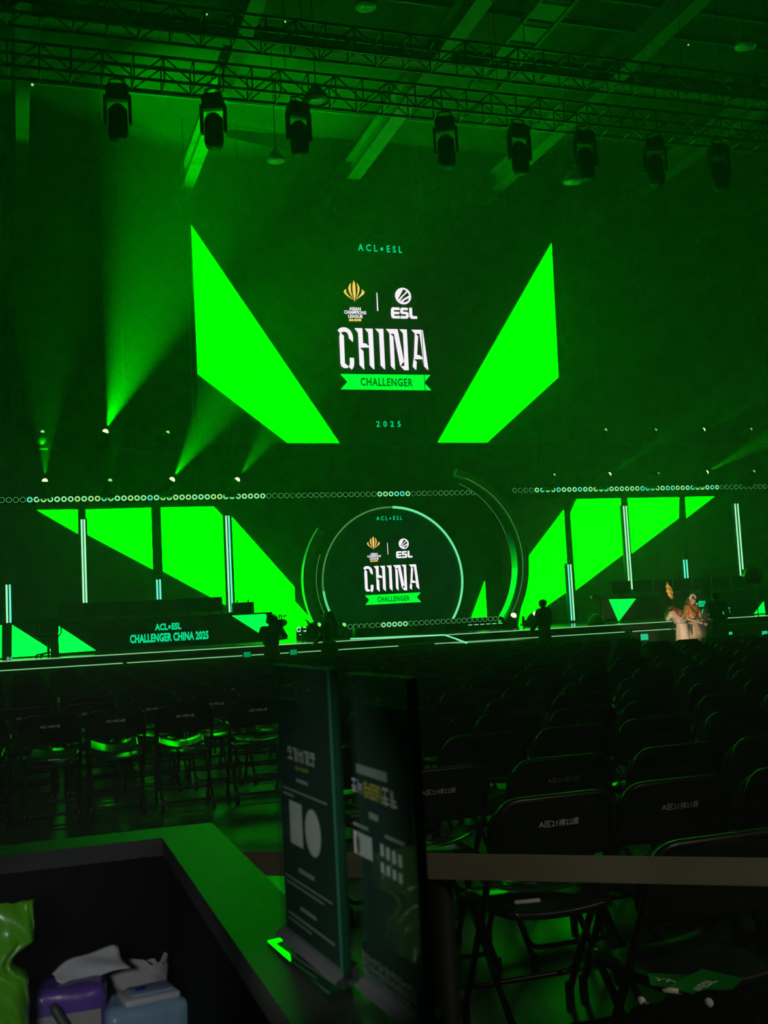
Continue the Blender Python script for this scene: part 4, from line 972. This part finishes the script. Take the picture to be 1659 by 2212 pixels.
for r in sorted(ROW_Y, reverse=True):
    y0 = ROW_Y[r]
    for n in range(28, -8, -1):
        x = XS.get(r, {}).get(n)
        if x is None:
            x = 1.66+(22-n)*.515+random.uniform(-.02, .02)
            if r in XS and XS[r]:
                lo = min(XS[r]); hi = max(XS[r])
                if n < lo: x = XS[r][lo]+(lo-n)*.515+random.uniform(-.015, .015)
                elif n > hi: x = XS[r][hi]-(n-hi)*.515
        if r >= 18 and n > 22: continue
        if r in (16, 17) and n > 21: continue
        if r == 22 and n > 21: continue
        y = y0+random.uniform(-.03, .03)+.2
        px, py, z = proj((x, y-.2, .7))
        if px < -90*8/z or px > IW+90*8/z: continue
        if r == 22 and n < 20: continue
        if (px > 1150 and y0 > 16.3) or (px > 1380 and y0 > 14.6): continue
        num = 'A区%d排%d座' % (r, n) if (n >= 1 and 12 <= r < 22) else None
        o = chair(x, y, random.uniform(-.05, .05) if r < 21 else random.uniform(-.02, .02), num, r >= 13)
        CHAIRS.append((r, n, px, o))
READ = {(21, 22): 'A区21排22座', (21, 21): 'A区21排21座', (20, 22): 'A区20排22座', (20, 21): 'A区20排21座', (15, 25): 'A区15排25座', (15, 24): 'A区15排24座', (15, 23): 'A区15排23座', (15, 22): 'A区15排22座'}
rows = sorted({c[0] for c in CHAIRS})
NAME = {}
for r in rows:
    L_ = sorted([c for c in CHAIRS if c[0] == r], key=lambda c: c[2])
    for i, c in enumerate(L_):
        o = c[3]; k = rows.index(r)+1
        where = 'the %s row from the stage' % nth(k) if r < 22 else 'the last row, nearest the belt barrier'
        NAME[(r, c[1])] = '%s chair from the left, %s' % (nth(i+1), ('%s row from the stage' % nth(k)) if r < 22 else 'last row')
        o['label'] = 'folding chair printed row %d seat %d, %s from left, %s' % (r, c[1], nth(i+1), ('%s row from the stage' % nth(k)) if r < 22 else 'last row') if (r, c[1]) in READ else 'black folding chair, %s from the left in %s' % (nth(i+1), where)
        o['group'] = 'black folding chairs in %s' % where

# giveaways on the seats: clear packets, leaflets and white sticks
M_FILM = clear('packet_film', (.85, .95, .88), rough=.08)
M_CARD = mat('leaflet_green', (.005, .10, .02), .3, spec=.6); M_CARDK = mat('leaflet_dark', (.01, .02, .014), .3, spec=.6); M_SHEET = mat('sheet_gloss_green', (.004, .05, .012), .16, spec=.8); M_PALE = mat('stick_white', (.75, .74, .68), .5)
pk = MB()
pk.grid(lambda u, v: V(((u-.5)*.20, (v-.5)*.14, .006+.014*math.sin(PI*u)*math.sin(PI*v)+.004*math.sin(17*u+9*v)*math.sin(PI*u)*math.sin(PI*v))), 14, 10); PKF = pk.mesh('film', M_FILM)
PKC = MB().box((0, 0, .003), (.18, .12, .003)).mesh('card', M_CARDK)
tb = MB(); put_text(tb, 'ESL', (.04, 0, .0048), .05, .022, (1, 0, 0), (0, 1, 0), .02); PKT = tb.mesh('card_lettering', M_PRINT)
STK = MB().tube([(-.045, 0, 0), (-.04, 0, 0), (.04, 0, 0), (.045, 0, 0)], [.005, .0075, .0075, .005], 10).mesh('light_stick', M_PALE)
by = {(c[0], c[1]): c[3] for c in CHAIRS}
for (r, n), o in by.items():
    if not (r >= 19 and r < 22 and n >= 19 or r in (13, 14, 15) and n >= 21): continue
    w = random.uniform(.36, .395); e = random.uniform(.025, .06); tl = random.uniform(.02, .075)
    sh = MB().grid(lambda u, v: V(((u-.5)*w, (v-.5)*.33, .444+e*(2*u-1)**2+(tl*v if r < 18 else .03*(1-v))+.006*math.sin(3*u+2*v))), 14, 4, thick=(0, 0, -.0015)).build('cheer_sheet', M_SHEET)
    sh.location = (o.location.x+random.uniform(-.03, .03), o.location.y+.02, 0); sh.rotation_euler = (0, 0, random.uniform(-.2, .2))
    tag(sh, 'curled glossy sheet on the %s' % NAME[(r, n)], 'sheet', 'curled glossy sheets on the seats')
    a = random.uniform(-.5, .5); ox, oy = random.uniform(-.07, .04), random.uniform(0, .1)
    t = empty('giveaway_packet', (o.location.x+ox, o.location.y+oy, .455), 'clear packet on the %s' % NAME[(r, n)], 'packet', 'giveaway packets on the seats', a)
    sub('film', PKF, t); c = sub('card', PKC, t); sub('card_lettering', PKT, c)
    if r in (19, 20, 21) or n in (25, 23):
        s = sub('light_stick', STK, None, (o.location.x+(-.10 if n % 2 == 0 else .02), o.location.y-.13, .452)); s.rotation_euler = (0, 0, random.uniform(-.5, .2))
        tag(s, 'white stick on the %s' % NAME[(r, n)], 'stick', 'white sticks on the seats')

# ------------------------------------------------------------------ counter with raised ledge
ZL, XO, XI, YO, YI, ZD = 1.05, .331, .229, 2.09, 1.995, .775
M_LEDGE = mat('counter_ledge_grey', (.055, .06, .055), .5, spec=.28, noise=(5, .06)); M_CBODY = mat('counter_body_dark', (.006, .006, .0055), .8, spec=.1, noise=(8, .2)); M_WOOD = mat('desktop_brown', (.09, .05, .025), .5, noise=(6, .3))
ct = empty('counter', (0, 1.2, 0), 'L-shaped counter with pale raised ledge lit green by the screens', 'counter')
MB().prism([(-2.2, YI, ZL-.03), (XI, YI, ZL-.03), (XI, -.3, ZL-.03), (XO, -.3, ZL-.03), (XO, YO, ZL-.03), (-2.2, YO, ZL-.03)], (0, 0, .03)).build('ledge', M_LEDGE, ct)
MB().prism([(-2.2, YI+.006, 0), (XI+.006, YI+.006, 0), (XI+.006, -.3, 0), (XO-.006, -.3, 0), (XO-.006, YO-.006, 0), (-2.2, YO-.006, 0)], (0, 0, ZL-.03)).build('front_wall', M_CBODY, ct)
MB().box((-.985, (1.0+YI)/2, ZD-.015), (2.43, YI-1.0, .03)).build('desktop', M_WOOD, ct)

# ------------------------------------------------------------------ acrylic poster stands on the ledge
def acrylic():
    M = bpy.data.materials.new('acrylic_clear'); M.use_nodes = True; t = M.node_tree; t.nodes.clear()
    o = t.nodes.new('ShaderNodeOutputMaterial'); tr = t.nodes.new('ShaderNodeBsdfTransparent'); tr.inputs[0].default_value = (.88, .94, .91, 1)
    gl = t.nodes.new('ShaderNodeBsdfGlossy'); gl.inputs['Roughness'].default_value = .03; fr = t.nodes.new('ShaderNodeFresnel'); fr.inputs[0].default_value = 1.49
    df = t.nodes.new('ShaderNodeBsdfDiffuse'); df.inputs[0].default_value = (.20, .45, .32, 1); m0 = t.nodes.new('ShaderNodeMixShader'); m0.inputs[0].default_value = .022
    mx = t.nodes.new('ShaderNodeMixShader'); t.links.new(tr.outputs[0], m0.inputs[1]); t.links.new(df.outputs[0], m0.inputs[2])
    front_only(t, fr.outputs[0], mx.inputs[0]); t.links.new(m0.outputs[0], mx.inputs[1]); t.links.new(gl.outputs[0], mx.inputs[2]); t.links.new(mx.outputs[0], o.inputs['Surface'])
    return M
M_ACR = acrylic()
M_ACRE = mat('acrylic_edge', (.03, .2, .1), .6, spec=.2); M_POST = mat('poster_teal_black', (.003, .020, .016), .5, noise=(6, .35)); M_POSTW = mat('poster_white', (.62, .60, .60), .6); M_POSTY = mat('poster_yellow', (.60, .50, .05), .6)
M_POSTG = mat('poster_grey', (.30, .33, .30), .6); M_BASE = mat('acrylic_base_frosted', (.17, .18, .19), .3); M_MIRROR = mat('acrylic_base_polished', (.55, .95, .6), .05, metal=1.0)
def inv_bilinear(q, c):
    # image point -> (u, v) inside the four measured corners TL TR BR BL
    u = v = .5
    for _ in range(30):
        P = (c[0][0]*(1-u)*(1-v)+c[1][0]*u*(1-v)+c[2][0]*u*v+c[3][0]*(1-u)*v-q[0], c[0][1]*(1-u)*(1-v)+c[1][1]*u*(1-v)+c[2][1]*u*v+c[3][1]*(1-u)*v-q[1])
        du = ((c[1][0]-c[0][0])*(1-v)+(c[2][0]-c[3][0])*v, (c[1][1]-c[0][1])*(1-v)+(c[2][1]-c[3][1])*v)
        dv = ((c[3][0]-c[0][0])*(1-u)+(c[2][0]-c[1][0])*u, (c[3][1]-c[0][1])*(1-u)+(c[2][1]-c[1][1])*u)
        det = du[0]*dv[1]-du[1]*dv[0]; u -= (P[0]*dv[1]-P[1]*dv[0])/det; v -= (du[0]*P[1]-du[1]*P[0])/det
    return u, v
def glyphs(b, quad, cols, rows_, place, seed, fill=.62, mi=0):
    # a block of small printed strokes too blurred to read
    rnd = random.Random(seed); (x0, y0, x1, y1) = quad
    for i in range(cols):
        for j in range(rows_):
            cx_, cy_ = x0+(x1-x0)*(i+.5)/cols, y0+(y1-y0)*(j+.5)/rows_; w, h = (x1-x0)/cols*.86, (y1-y0)/rows_*.84
            for k in range(4):
                a = rnd.random()
                if a < .55: yy = cy_+h*((k+.5)/4-.5); r = (cx_-w/2, yy-h*.07, cx_+w/2*rnd.uniform(.4, 1), yy+h*.07)
                else: xx = cx_+w*((k+.5)/4-.5); r = (xx-w*.07, cy_-h/2*rnd.uniform(.5, 1), xx+w*.07, cy_+h/2)
                b.add([place(r[0], r[1]), place(r[2], r[1]), place(r[2], r[3]), place(r[0], r[3])], [(0, 1, 2, 3)], mi)
def poster_stand(far, near, ztop, label, pcorners, items, ptop):
    # far/near: lower ends of the upright sheet; printed side faces the desk
    far = V(far); near = V(near); d = (near-far); Ln = d.length; d.normalize(); nrm = V((d.y, -d.x, 0)).normalized()
    if nrm.x > 0: nrm = -nrm
    zb = far.z; Hh = ztop-zb; T = .010
    t = empty('poster_stand', (far.x, (far.y+near.y)/2, ZL), label, 'sign', 'acrylic poster stands on the ledge')
    o_ = far-nrm*T/2
    def wall(off, th, z0, z1, nm, m_, u0=0, u1=1):
        a, c = far+d*(Ln*u0)+nrm*off, far+d*(Ln*u1)+nrm*off
        return MB().prism([V((a.x, a.y, z0)), V((c.x, c.y, z0)), V((c.x, c.y, z1)), V((a.x, a.y, z1))], nrm*th).build(nm, m_, t)
    wall(.0012, .0035, zb, ztop, 'acrylic_sheet', M_ACR); wall(-.0047, .0035, zb, ztop, 'acrylic_sheet', M_ACR)
    ztp = zb+Hh*(1-ptop)
    po = wall(-.0008, .0016, zb+.004, ztp, 'poster', M_POST, .03, .965)
    wall(-.0047, .0094, zb, ztop, 'edge_strip', M_ACRE, .965, 1.0); wall(-.0048, .0096, ztop, ztop+.0015, 'edge_strip', M_ACRE, 0, 1.0)
    def place(u, v, lift=.0010): p = far+d*(Ln*u)+nrm*lift; return V((p.x, p.y, zb+Hh*(1-v)))
    def pp(x, y): u, v = inv_bilinear((x, y), pcorners); return u, v
    for nm, m_, kind, data in items:
        b = MB()
        if kind == 'quad':
            for q in data:
                uvs = [pp(*p) for p in q]; u0, u1 = min(a for a, _ in uvs), max(a for a, _ in uvs); v0, v1 = sum(sorted(c for _, c in uvs)[:2])/2, sum(sorted(c for _, c in uvs)[2:])/2
                b.add([place(u0, v0), place(u1, v0), place(u1, v1), place(u0, v1)], [(0, 1, 2, 3)])
        elif kind == 'oval':
            for cx_, cy_, rx, ry in data:
                uc, vc_ = pp(cx_, cy_); ru = abs(pp(cx_+rx, cy_)[0]-uc); rv = abs(pp(cx_, cy_+ry)[1]-vc_); n_ = 28
                flat(b, [(uc+ru*math.cos(2*PI*i/n_), vc_+rv*math.sin(2*PI*i/n_)) for i in range(n_)], lambda u, v: place(u, v))
        elif kind == 'glyph':
            for q, cols, rw, sd in data:
                uvs = [pp(*p) for p in q]; glyphs(b, (min(a for a, _ in uvs), sum(sorted(c for _, c in uvs)[:2])/2, max(a for a, _ in uvs), sum(sorted(c for _, c in uvs)[2:])/2), cols, rw, place, sd)
        b.build(nm, m_, po)
    # foot: frosted bar gripping the sheet on a polished plate that mirrors the screen
    bw = .013
    A_, B_ = far+d*.0, near
    up_ = V((0, 0, 1))
    P0 = [far+nrm*bw, far-nrm*.012, near-nrm*.012, near+nrm*bw]
    b = MB(); v0 = [V((p.x, p.y, ZL+.0075)) for p in P0]; v1 = [V((p.x, p.y, ZL+.010)) for p in (P0[0], )]+[V((far.x-nrm.x*.012, far.y-nrm.y*.012, zb+.013)), V((near.x-nrm.x*.012, near.y-nrm.y*.012, zb+.013)), V((near.x+nrm.x*bw, near.y+nrm.y*bw, ZL+.010))]
    b.add(v0+v1, [(3, 2, 1, 0), (4, 5, 6, 7), (0, 1, 5, 4), (1, 2, 6, 5), (2, 3, 7, 6), (3, 0, 4, 7)]); b.build('foot_bar', M_BASE, t)
    return t, far, near, d, nrm
f1 = onZ(617, 2008, ZL+.011); n1 = onZ(752, 2116, ZL+.011)
zt1 = (onY(585, 1438, f1.y).z+onY(719, 1447, n1.y).z)/2
W_ = lambda *a: a
items1 = [('poster_heading', M_POSTW, 'glyph', [([(622, 1611), (684, 1629), (686, 1666), (622, 1647)], 5, 1, 3)]),
          ('poster_subheading', M_POSTY, 'glyph', [([(640, 1657), (669, 1667), (670, 1678), (641, 1668)], 5, 1, 5)]),
          ('poster_text', M_POSTG, 'quad', [[(643, 1685), (669, 1697), (669, 1704), (643, 1693)], [(610, 1700), (710, 1741), (710, 1745), (610, 1704)], [(612, 1712), (637, 1723), (637, 1728), (612, 1717)],
                                            [(650, 1880), (685, 1900), (685, 1909), (650, 1889)], [(619, 1890), (722, 1953), (722, 1957), (619, 1894)], [(622, 1903), (705, 1955), (705, 1959), (622, 1907)],
                                            [(655, 1963), (690, 1986), (690, 1994), (655, 1971)], [(626, 1970), (728, 2040), (728, 2044), (626, 1974)], [(626, 1981), (680, 2018), (680, 2022), (626, 1985)]]),
          ('poster_card', M_POSTW, 'quad', [[(626, 1733), (655, 1743), (660, 1838), (632, 1826)]]), ('poster_badge', M_POSTW, 'oval', [(681, 1806, 16.5, 50)])]
t1, *_g = poster_stand(f1, n1, zt1, 'clear acrylic poster stand farther along the ledge, with pale card and round badge', [(585, 1438), (718, 1447), (752, 2116), (617, 2008)], items1, .12)
f2 = V((n1.x+.016, n1.y-.012, ZL+.011)); n2 = onY(914, 1900, .925); n2 = V((n2.x, .925, ZL+.011))
zt2_ = (onY(735, 1457, f2.y).z+onY(891, 1468, n2.y).z)/2
c2 = [proj((f2.x, f2.y, zt2_))[:2], proj((n2.x, n2.y, zt2_))[:2], proj(n2)[:2], proj(f2)[:2]]
items2 = [('poster_heading', M_POSTW, 'glyph', [([(760, 1678), (786, 1687), (788, 1727), (761, 1712)], 2, 1, 11), ([(832, 1700), (864, 1711), (866, 1762), (833, 1746)], 2, 1, 12)]),
          ('poster_highlight', M_POSTY, 'glyph', [([(789, 1687), (831, 1701), (832, 1748), (790, 1728)], 4, 1, 13), ([(789, 1687), (831, 1701), (832, 1748), (790, 1728)], 3, 1, 19)]),
          ('poster_text', M_POSTG, 'quad', [[(772, 1651), (842, 1676), (842, 1696), (772, 1672)], [(802, 1758), (823, 1768), (823, 1782), (802, 1772)], [(764, 1778), (800, 1793), (800, 1800), (764, 1785)], [(838, 1808), (880, 1828), (880, 1836), (838, 1816)]]),
          ('poster_card', M_POSTW, 'quad', [[(762, 1798), (808, 1812), (808, 1862), (764, 1846)]]), ('poster_figure', mat('poster_figure_brown', (.12, .13, .05), .6), 'oval', [(775, 1826, 5, 22)]),
          ('poster_list', M_POSTW, 'quad', [[(828+i*13, 1828+i*8), (835+i*13, 1831+i*8), (836+i*13, 1858+i*8), (829+i*13, 1855+i*8)] for i in range(4)]+[[(829+i*13, 1868+i*8), (836+i*13, 1871+i*8), (837+i*13, 1893+i*8), (830+i*13, 1890+i*8)] for i in range(4)]),
          ('poster_small_print', M_POSTG, 'glyph', [([(785, 2060), (905, 2130), (905, 2190), (785, 2110)], 16, 3, 17)])]
poster_stand(f2, n2, zt2_, 'clear acrylic poster stand nearest the camera, with yellow highlighted heading', c2, items2, .09)
# polished base plate under the farther stand
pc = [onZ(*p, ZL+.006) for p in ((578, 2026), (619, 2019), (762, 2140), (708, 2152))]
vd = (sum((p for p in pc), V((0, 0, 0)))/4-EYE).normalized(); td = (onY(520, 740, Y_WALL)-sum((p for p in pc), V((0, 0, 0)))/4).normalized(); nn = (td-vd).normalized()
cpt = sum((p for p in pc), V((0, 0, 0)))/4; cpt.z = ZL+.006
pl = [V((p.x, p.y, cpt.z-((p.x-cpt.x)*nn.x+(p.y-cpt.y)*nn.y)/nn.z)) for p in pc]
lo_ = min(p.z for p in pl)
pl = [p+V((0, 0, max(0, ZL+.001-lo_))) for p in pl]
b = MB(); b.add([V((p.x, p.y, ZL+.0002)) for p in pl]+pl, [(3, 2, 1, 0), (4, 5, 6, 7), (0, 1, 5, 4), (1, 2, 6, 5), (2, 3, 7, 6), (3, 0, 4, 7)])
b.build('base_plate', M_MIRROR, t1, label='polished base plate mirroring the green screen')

# ------------------------------------------------------------------ things on the desk
# green crumpled bag at the left edge
gb_c = V((-.073, 1.70, ZD))
gb = empty('snack_bag', gb_c, 'bright green crumpled foil bag standing at the left frame edge', 'bag')
def bagp(u, v):
    a = 2*PI*u; z = .262*v
    hw = .075 if v < .62 else .075-.022*math.sin(PI*min(1, (v-.62)/.16)) if v < .78 else .084
    dp = .045*(1-v**3)*1.0+.006
    x = hw*math.copysign(abs(math.cos(a))**.55, math.cos(a)); y = dp*math.copysign(abs(math.sin(a))**.7, math.sin(a))
    c = .006*math.sin(13*a+20*v)*math.sin(9*v+2*a)+.005*math.sin(31*v+5*a)
    return gb_c+V((x*(1+.3*c/.01*.06), y+c, z))
MB().grid(bagp, 56, 40).build('bag_body', mat('bag_green_foil', (.10, .42, .01), .28, spec=.6), gb)
b = MB(); b.prism([gb_c+V((x, -.058, z)) for x, z in ((-.05, .008), (.052, .008), (.052, .066), (-.05, .066))], (0, .004, 0)); b.build('bag_label', mat('bag_label_grey', (.32, .34, .30), .5), gb)
b = MB(); put_text(b, 'B', gb_c+V((.028, -.062, .098)), .022, .03, (1, 0, 0), (0, 0, 1), .03); put_text(b, '8', gb_c+V((.008, -.062, .086)), .018, .026, (1, 0, 0), (0, 0, 1), .03); put_text(b, '8', gb_c+V((.03, -.0622, .06)), .018, .022, (1, 0, 0), (0, 0, 1), .0)
for i in range(5): b.box(gb_c+V((.022+i*.006, -.0605, .024)), (.0022, .001, .026))
b.build('bag_print', mat('print_black', (.01, .012, .01), .5), gb)
# purple tissue pack
def soft_box(c, d, r, rz, wob, seed, n=10):
    bm = bmesh.new(); bmesh.ops.create_cube(bm, size=1); bmesh.ops.subdivide_edges(bm, edges=bm.edges[:], cuts=n, use_grid_fill=True); rnd = random.Random(seed); ph = [rnd.uniform(0, 6) for _ in range(6)]
    R = Matrix.Rotation(rz, 3, 'Z')
    for v in bm.verts:
        p = V((v.co.x*d[0], v.co.y*d[1], v.co.z*d[2])); h = V(d)/2; q = V((max(-h.x+r, min(h.x-r, p.x)), max(-h.y+r, min(h.y-r, p.y)), max(-h.z+r, min(h.z-r, p.z)))); k = p-q
        if k.length > 1e-9: p = q+k.normalized()*r
        w = wob*(math.sin(p.x*90+ph[0]+p.z*60)*math.sin(p.y*110+ph[1])+.6*math.sin(p.x*170+ph[2]+p.y*140)*math.sin(p.z*120+ph[3]))
        if p.z > -h.z+.004: p += (v.co.normalized())*w
        v.co = R @ p+V(c)
    b = MB(); b.bm(bm); return b
tp = onZ(146, 2140, .875); TPC = V((tp.x, tp.y+.035, ZD))
tz = math.radians(-3)
tpk = empty('tissue_pack', TPC, 'purple tissue pack with grey-white front panel and a tissue pulled out', 'tissue pack')
soft_box(TPC+V((0, 0, .052)), (.118, .085, .104), .016, tz, .0016, 2).build('wrapper', mat('wrap_purple', (.16, .075, .42), .32, spec=.6), tpk)
Rz = Matrix.Rotation(tz, 3, 'Z')
b = MB(); b.prism([TPC+Rz @ V((x, -.0445, z)) for x, z in ((-.054, .008), (.050, .008), (.050, .070), (-.054, .068))], (0, .003, 0)); b.build('front_panel', mat('pack_panel_grey', (.42, .41, .37), .45), tpk)
b = MB(); b.prism([TPC+Rz @ V((x, -.0455, z)) for x, z in ((-.036, .018), (-.028, .018), (-.032, .036), (-.036, .032))], (0, .002, 0)); b.build('panel_mark', mat('mark_navy', (.03, .03, .16), .5), tpk)
b = MB(); put_text(b, 'AP', TPC+Rz @ V((-.036, -.0435, .0905)), .022, .009, (1, 0, 0), (0, .3, 1), .03); b.build('wrapper_print', mat('mark_violet', (.07, .03, .22), .5), tpk)
def tissue(u, v):
    p0 = TPC+V((-.012, .0, .104)); p1 = TPC+V((.02, .02, .120)); p2 = TPC+V((.088, .034, .118))
    c = p0*(1-u)**2+p1*2*u*(1-u)+p2*u*u
    w = .020+.008*u; q = v-.5
    return c+V((-.02*q, w*q*1.3, w*q*1.1))+V((.002*math.sin(9*v), .002*math.sin(8*v+3*u), .002*math.sin(9*u+5*v)))
MB().grid(tissue, 18, 12, thick=(0, 0, .0012)).build('tissue', mat('tissue_white', (.74, .73, .73), .85), tpk)
# crumpled white paper bag behind the packs
p = onZ(292, 2092, .90); PB = V((p.x, YI-.055, ZD))
pb = empty('paper_bag', PB, 'crumpled white paper bag standing behind the blue wipes pack', 'paper bag')
zt_ = onY(292, 2078, PB.y).z-ZD
def pbag(u, v):
    a = 2*PI*u; z = zt_*v*(1+.05*math.sin(3*a+1))*(1 if v < .9 else 1+.03*math.sin(5*a)); x = .066*math.copysign(abs(math.cos(a))**.45, math.cos(a)); y = .026*math.copysign(abs(math.sin(a))**.6, math.sin(a))*(1-.5*v)
    c = .007*math.sin(7*a+9*v)*math.sin(15*v+3*a)+.0015*math.sin(11*a+13*v)
    return PB+V((x+c*.5, y+c, max(0, z+(c*.8 if v > .5 else 0))))
MB().grid(pbag, 60, 30, smooth=False).build('bag_body', mat('paper_white', (.60, .58, .57), .8), pb)
# blue wipes pack with white lid
p = onZ(308, 2148, .845); WP = V((p.x, p.y+.0, ZD)); wz = math.radians(9)
wp = empty('wipes_pack', WP, 'light blue wet-wipes pack with white flip lid', 'wipes pack')
soft_box(WP+V((0, 0, .034)), (.132, .098, .068), .018, wz, .0022, 5).build('wrapper', mat('wrap_light_blue', (.30, .50, .66), .3, spec=.6), wp)
Rw = Matrix.Rotation(wz, 3, 'Z')
b = MB(); b.rbox(WP+Rw @ V((.008, -.006, .070)), (.088, .062, .012), .006, Rw); lid = b.build('lid_frame', mat('lid_white', (.66, .68, .70), .35), wp)
b = MB(); b.rbox(WP+Rw @ V((.012, -.002, .0765)), (.066, .044, .006), .003, Rw); b.build('lid', mat('lid_blue', (.34, .44, .62), .3), wp)
b = MB(); b.ball(WP+Rw @ V((-.004, -.001, .0795)), (.009, .009, .0008), 12); b.ball(WP+Rw @ V((.004, .006, .0795)), (.006, .004, .0008), 10); put_text(b, '水', WP+Rw @ V((.018, .008, .0798)), .008, .008, Rw @ V((1, 0, 0)), Rw @ V((0, 1, 0)), .0); b.build('lid_print', mat('print_blue', (.04, .06, .40), .5), wp)
b = MB()
b.grid(lambda u, v: WP+Rw @ V((.064+.014*u, -.045+.085*v, .020+.016*u*math.sin(6*v)*.4+.012*(1-u))), 4, 10, thick=(0, 0, .002)); b.build('seam_fin', MATS['wrap_light_blue'], wp)
# pale tube and dark stick in front of the tissue pack
p = onZ(128, 2196, .84); tbx = empty('pale_tube', V((p.x, TPC.y-.085, ZD)), 'pale green rounded tube standing in front of the purple tissue pack', 'tube'); q = V(tbx.location)
MB().tube([q, q+V((0, 0, .03)), q+V((0, 0, .048)), q+V((0, 0, .058)), q+V((0, 0, .062))], [.024, .024, .022, .014, .003], 18).build('tube_body', mat('tube_pale_green', (.30, .36, .30), .45), tbx)
MB().tube([q, q+V((0, 0, .012))], [.0255, .0255], 18).build('cap', MATS['lid_white'], tbx)
s0 = onY(112, 2170, TPC.y-.058); s1 = V((q.x+.035, q.y+.0, ZD+.012))
tag(MB().tube([s0, s0+(s1-s0)*.1, s0+(s1-s0)*.9, s1], [.005, .0075, .0075, .006], 10).build('grey_stick', mat('stick_grey_green', (.07, .09, .08), .5)), 'dark grey rounded stick leaning across the pale tube', 'stick')

# ------------------------------------------------------------------ belt barrier
def at(px, py, z): return EYE+ray(px, py)*z
A, B = at(505, 1857, 2.44), at(1720, 1892, 2.10); A.z = B.z = (A.z+B.z)/2
h = .0262; nb = (B-A).normalized().cross(V((0, 0, 1)))
M_BELT = mat('belt_grey_brown', (.34, .31, .22), .75, bump=(400, .2))
bb = empty('belt_barrier', ((A.x+B.x)/2, (A.y+B.y)/2, 0), 'retractable belt barrier, grey belt stretched from a black post across the last rows', 'barrier')
MB().prism([A+V((0, 0, -h)), B+V((0, 0, -h)), B+V((0, 0, h)), A+V((0, 0, h))], nb*.003).build('belt', M_BELT, bb)
best = min((abs(proj(A+(B-A)*k/200)[0]-934), k) for k in range(201))[1]; pp_ = A+(B-A)*best/200+nb*.034
pp_ = pp_ if (pp_-EYE).length > (A+(B-A)*best/200-EYE).length else A+(B-A)*best/200-nb*.034
MB().cyl((pp_.x, pp_.y, .02), (pp_.x, pp_.y, A.z-.03), .03, n=20).build('post', mat('post_black', (.010, .011, .010), .65, spec=.2), bb)
MB().cyl((pp_.x, pp_.y, A.z-.035), (pp_.x, pp_.y, A.z+h), .034, n=20).build('belt_cassette', M_BLACK, bb)
MB().tube([(pp_.x, pp_.y, 0), (pp_.x, pp_.y, .012), (pp_.x, pp_.y, .03)], [.17, .17, .05], 28).build('base', M_BLACK, bb)

# ------------------------------------------------------------------ leaflets and a woolly bundle on the nearest seat
zs = .474
q = [onZ(*p, zs+.02) for p in ((1442, 2131), (1517, 2093), (1604, 2113), (1553, 2165))]
lt = empty('leaflet', sum(q, V((0, 0, 0)))/4, 'green leaflet with white lettering lying on the nearest chair seat', 'leaflet')
b = MB(); b.prism(q, (0, 0, -.002)); b.build('sheet', mat('leaflet_bright_green', (.004, .16, .03), .35), lt)
cc = onZ(1528, 2124, zs+.0205); ux = (onZ(1552, 2108, zs+.0205)-onZ(1505, 2133, zs+.0205)).normalized(); uy = V((-ux.y, ux.x, 0))
b = MB(); put_text(b, 'ESL', cc, .058, .026, ux, uy, .03); o2 = cc-ux*.046-uy*.002
for i in range(3): b.add([o2+ux*(-.012+.008*i)+uy*(-.010), o2+ux*(-.008+.008*i)+uy*(-.010), o2+ux*(-.002+.008*i)+uy*.010, o2+ux*(-.008+.008*i)+uy*.010], [(0, 1, 2, 3)])
b.build('leaflet_lettering', M_PRINT, lt)
q2 = [onZ(*p, zs+.008) for p in ((1405, 2128), (1400, 2102), (1500, 2106), (1492, 2136))]
dk = empty('dark_card', sum(q2, V((0, 0, 0)))/4, 'dark card with white strokes half under the green leaflet', 'card')
b = MB(); b.prism(q2, (0, 0, -.002)); b.build('sheet', M_CARDK, dk)
b = MB(); c3 = onZ(1440, 2118, zs+.0085); ux = (onZ(1480, 2121, zs)-onZ(1410, 2112, zs)).normalized(); put_text(b, 'YN', c3, .07, .024, ux, V((-ux.y, ux.x, 0)), .02); b.build('card_strokes', M_PRINT, dk)
p = onZ(1447, 2140, zs+.02); s = MB().tube([p+V((-.018, .004, 0)), p, p+V((.016, -.012, 0))], [.006, .0075, .006], 10).build('light_stick', M_PALE); tag(s, 'short white stick beside the green leaflet on the nearest seat', 'stick')
bp_ = onZ(1470, 2185, .50); WB = V((bp_.x, bp_.y, .474))
wb = empty('woolly_bundle', WB, 'black woolly bundle with pale pompoms at the bottom frame edge', 'bundle')
def wool(u, v):
    th, ph = PI*v*.5, 2*PI*u; r = 1+.12*math.sin(7*ph+3*th)+.08*math.sin(15*th+9*ph)
    return WB+V((.21*r*math.sin(th)*math.cos(ph)+.03, .06*r*math.sin(th)*math.sin(ph), .05*r*math.cos(th)))
MB().grid(wool, 48, 14).build('wool', mat('wool_black', (.005, .005, .005), .95, spec=.05, bump=(120, .5)), wb)
for px, py, r_, c_ in ((1385, 2163, .0105, (.8, .8, .8)), (1396, 2173, .0095, (.18, .18, .19)), (1470, 2157, .0105, (.42, .40, .30)), (1530, 2167, .0115, (.60, .62, .68))):
    MB().ball(onZ(px, py, .515), r_, 14).build('pompom', mat('pompom_%d' % px, c_, .8), wb)

# tidy away the lettering source
bpy.data.objects.remove(_to, do_unlink=True)
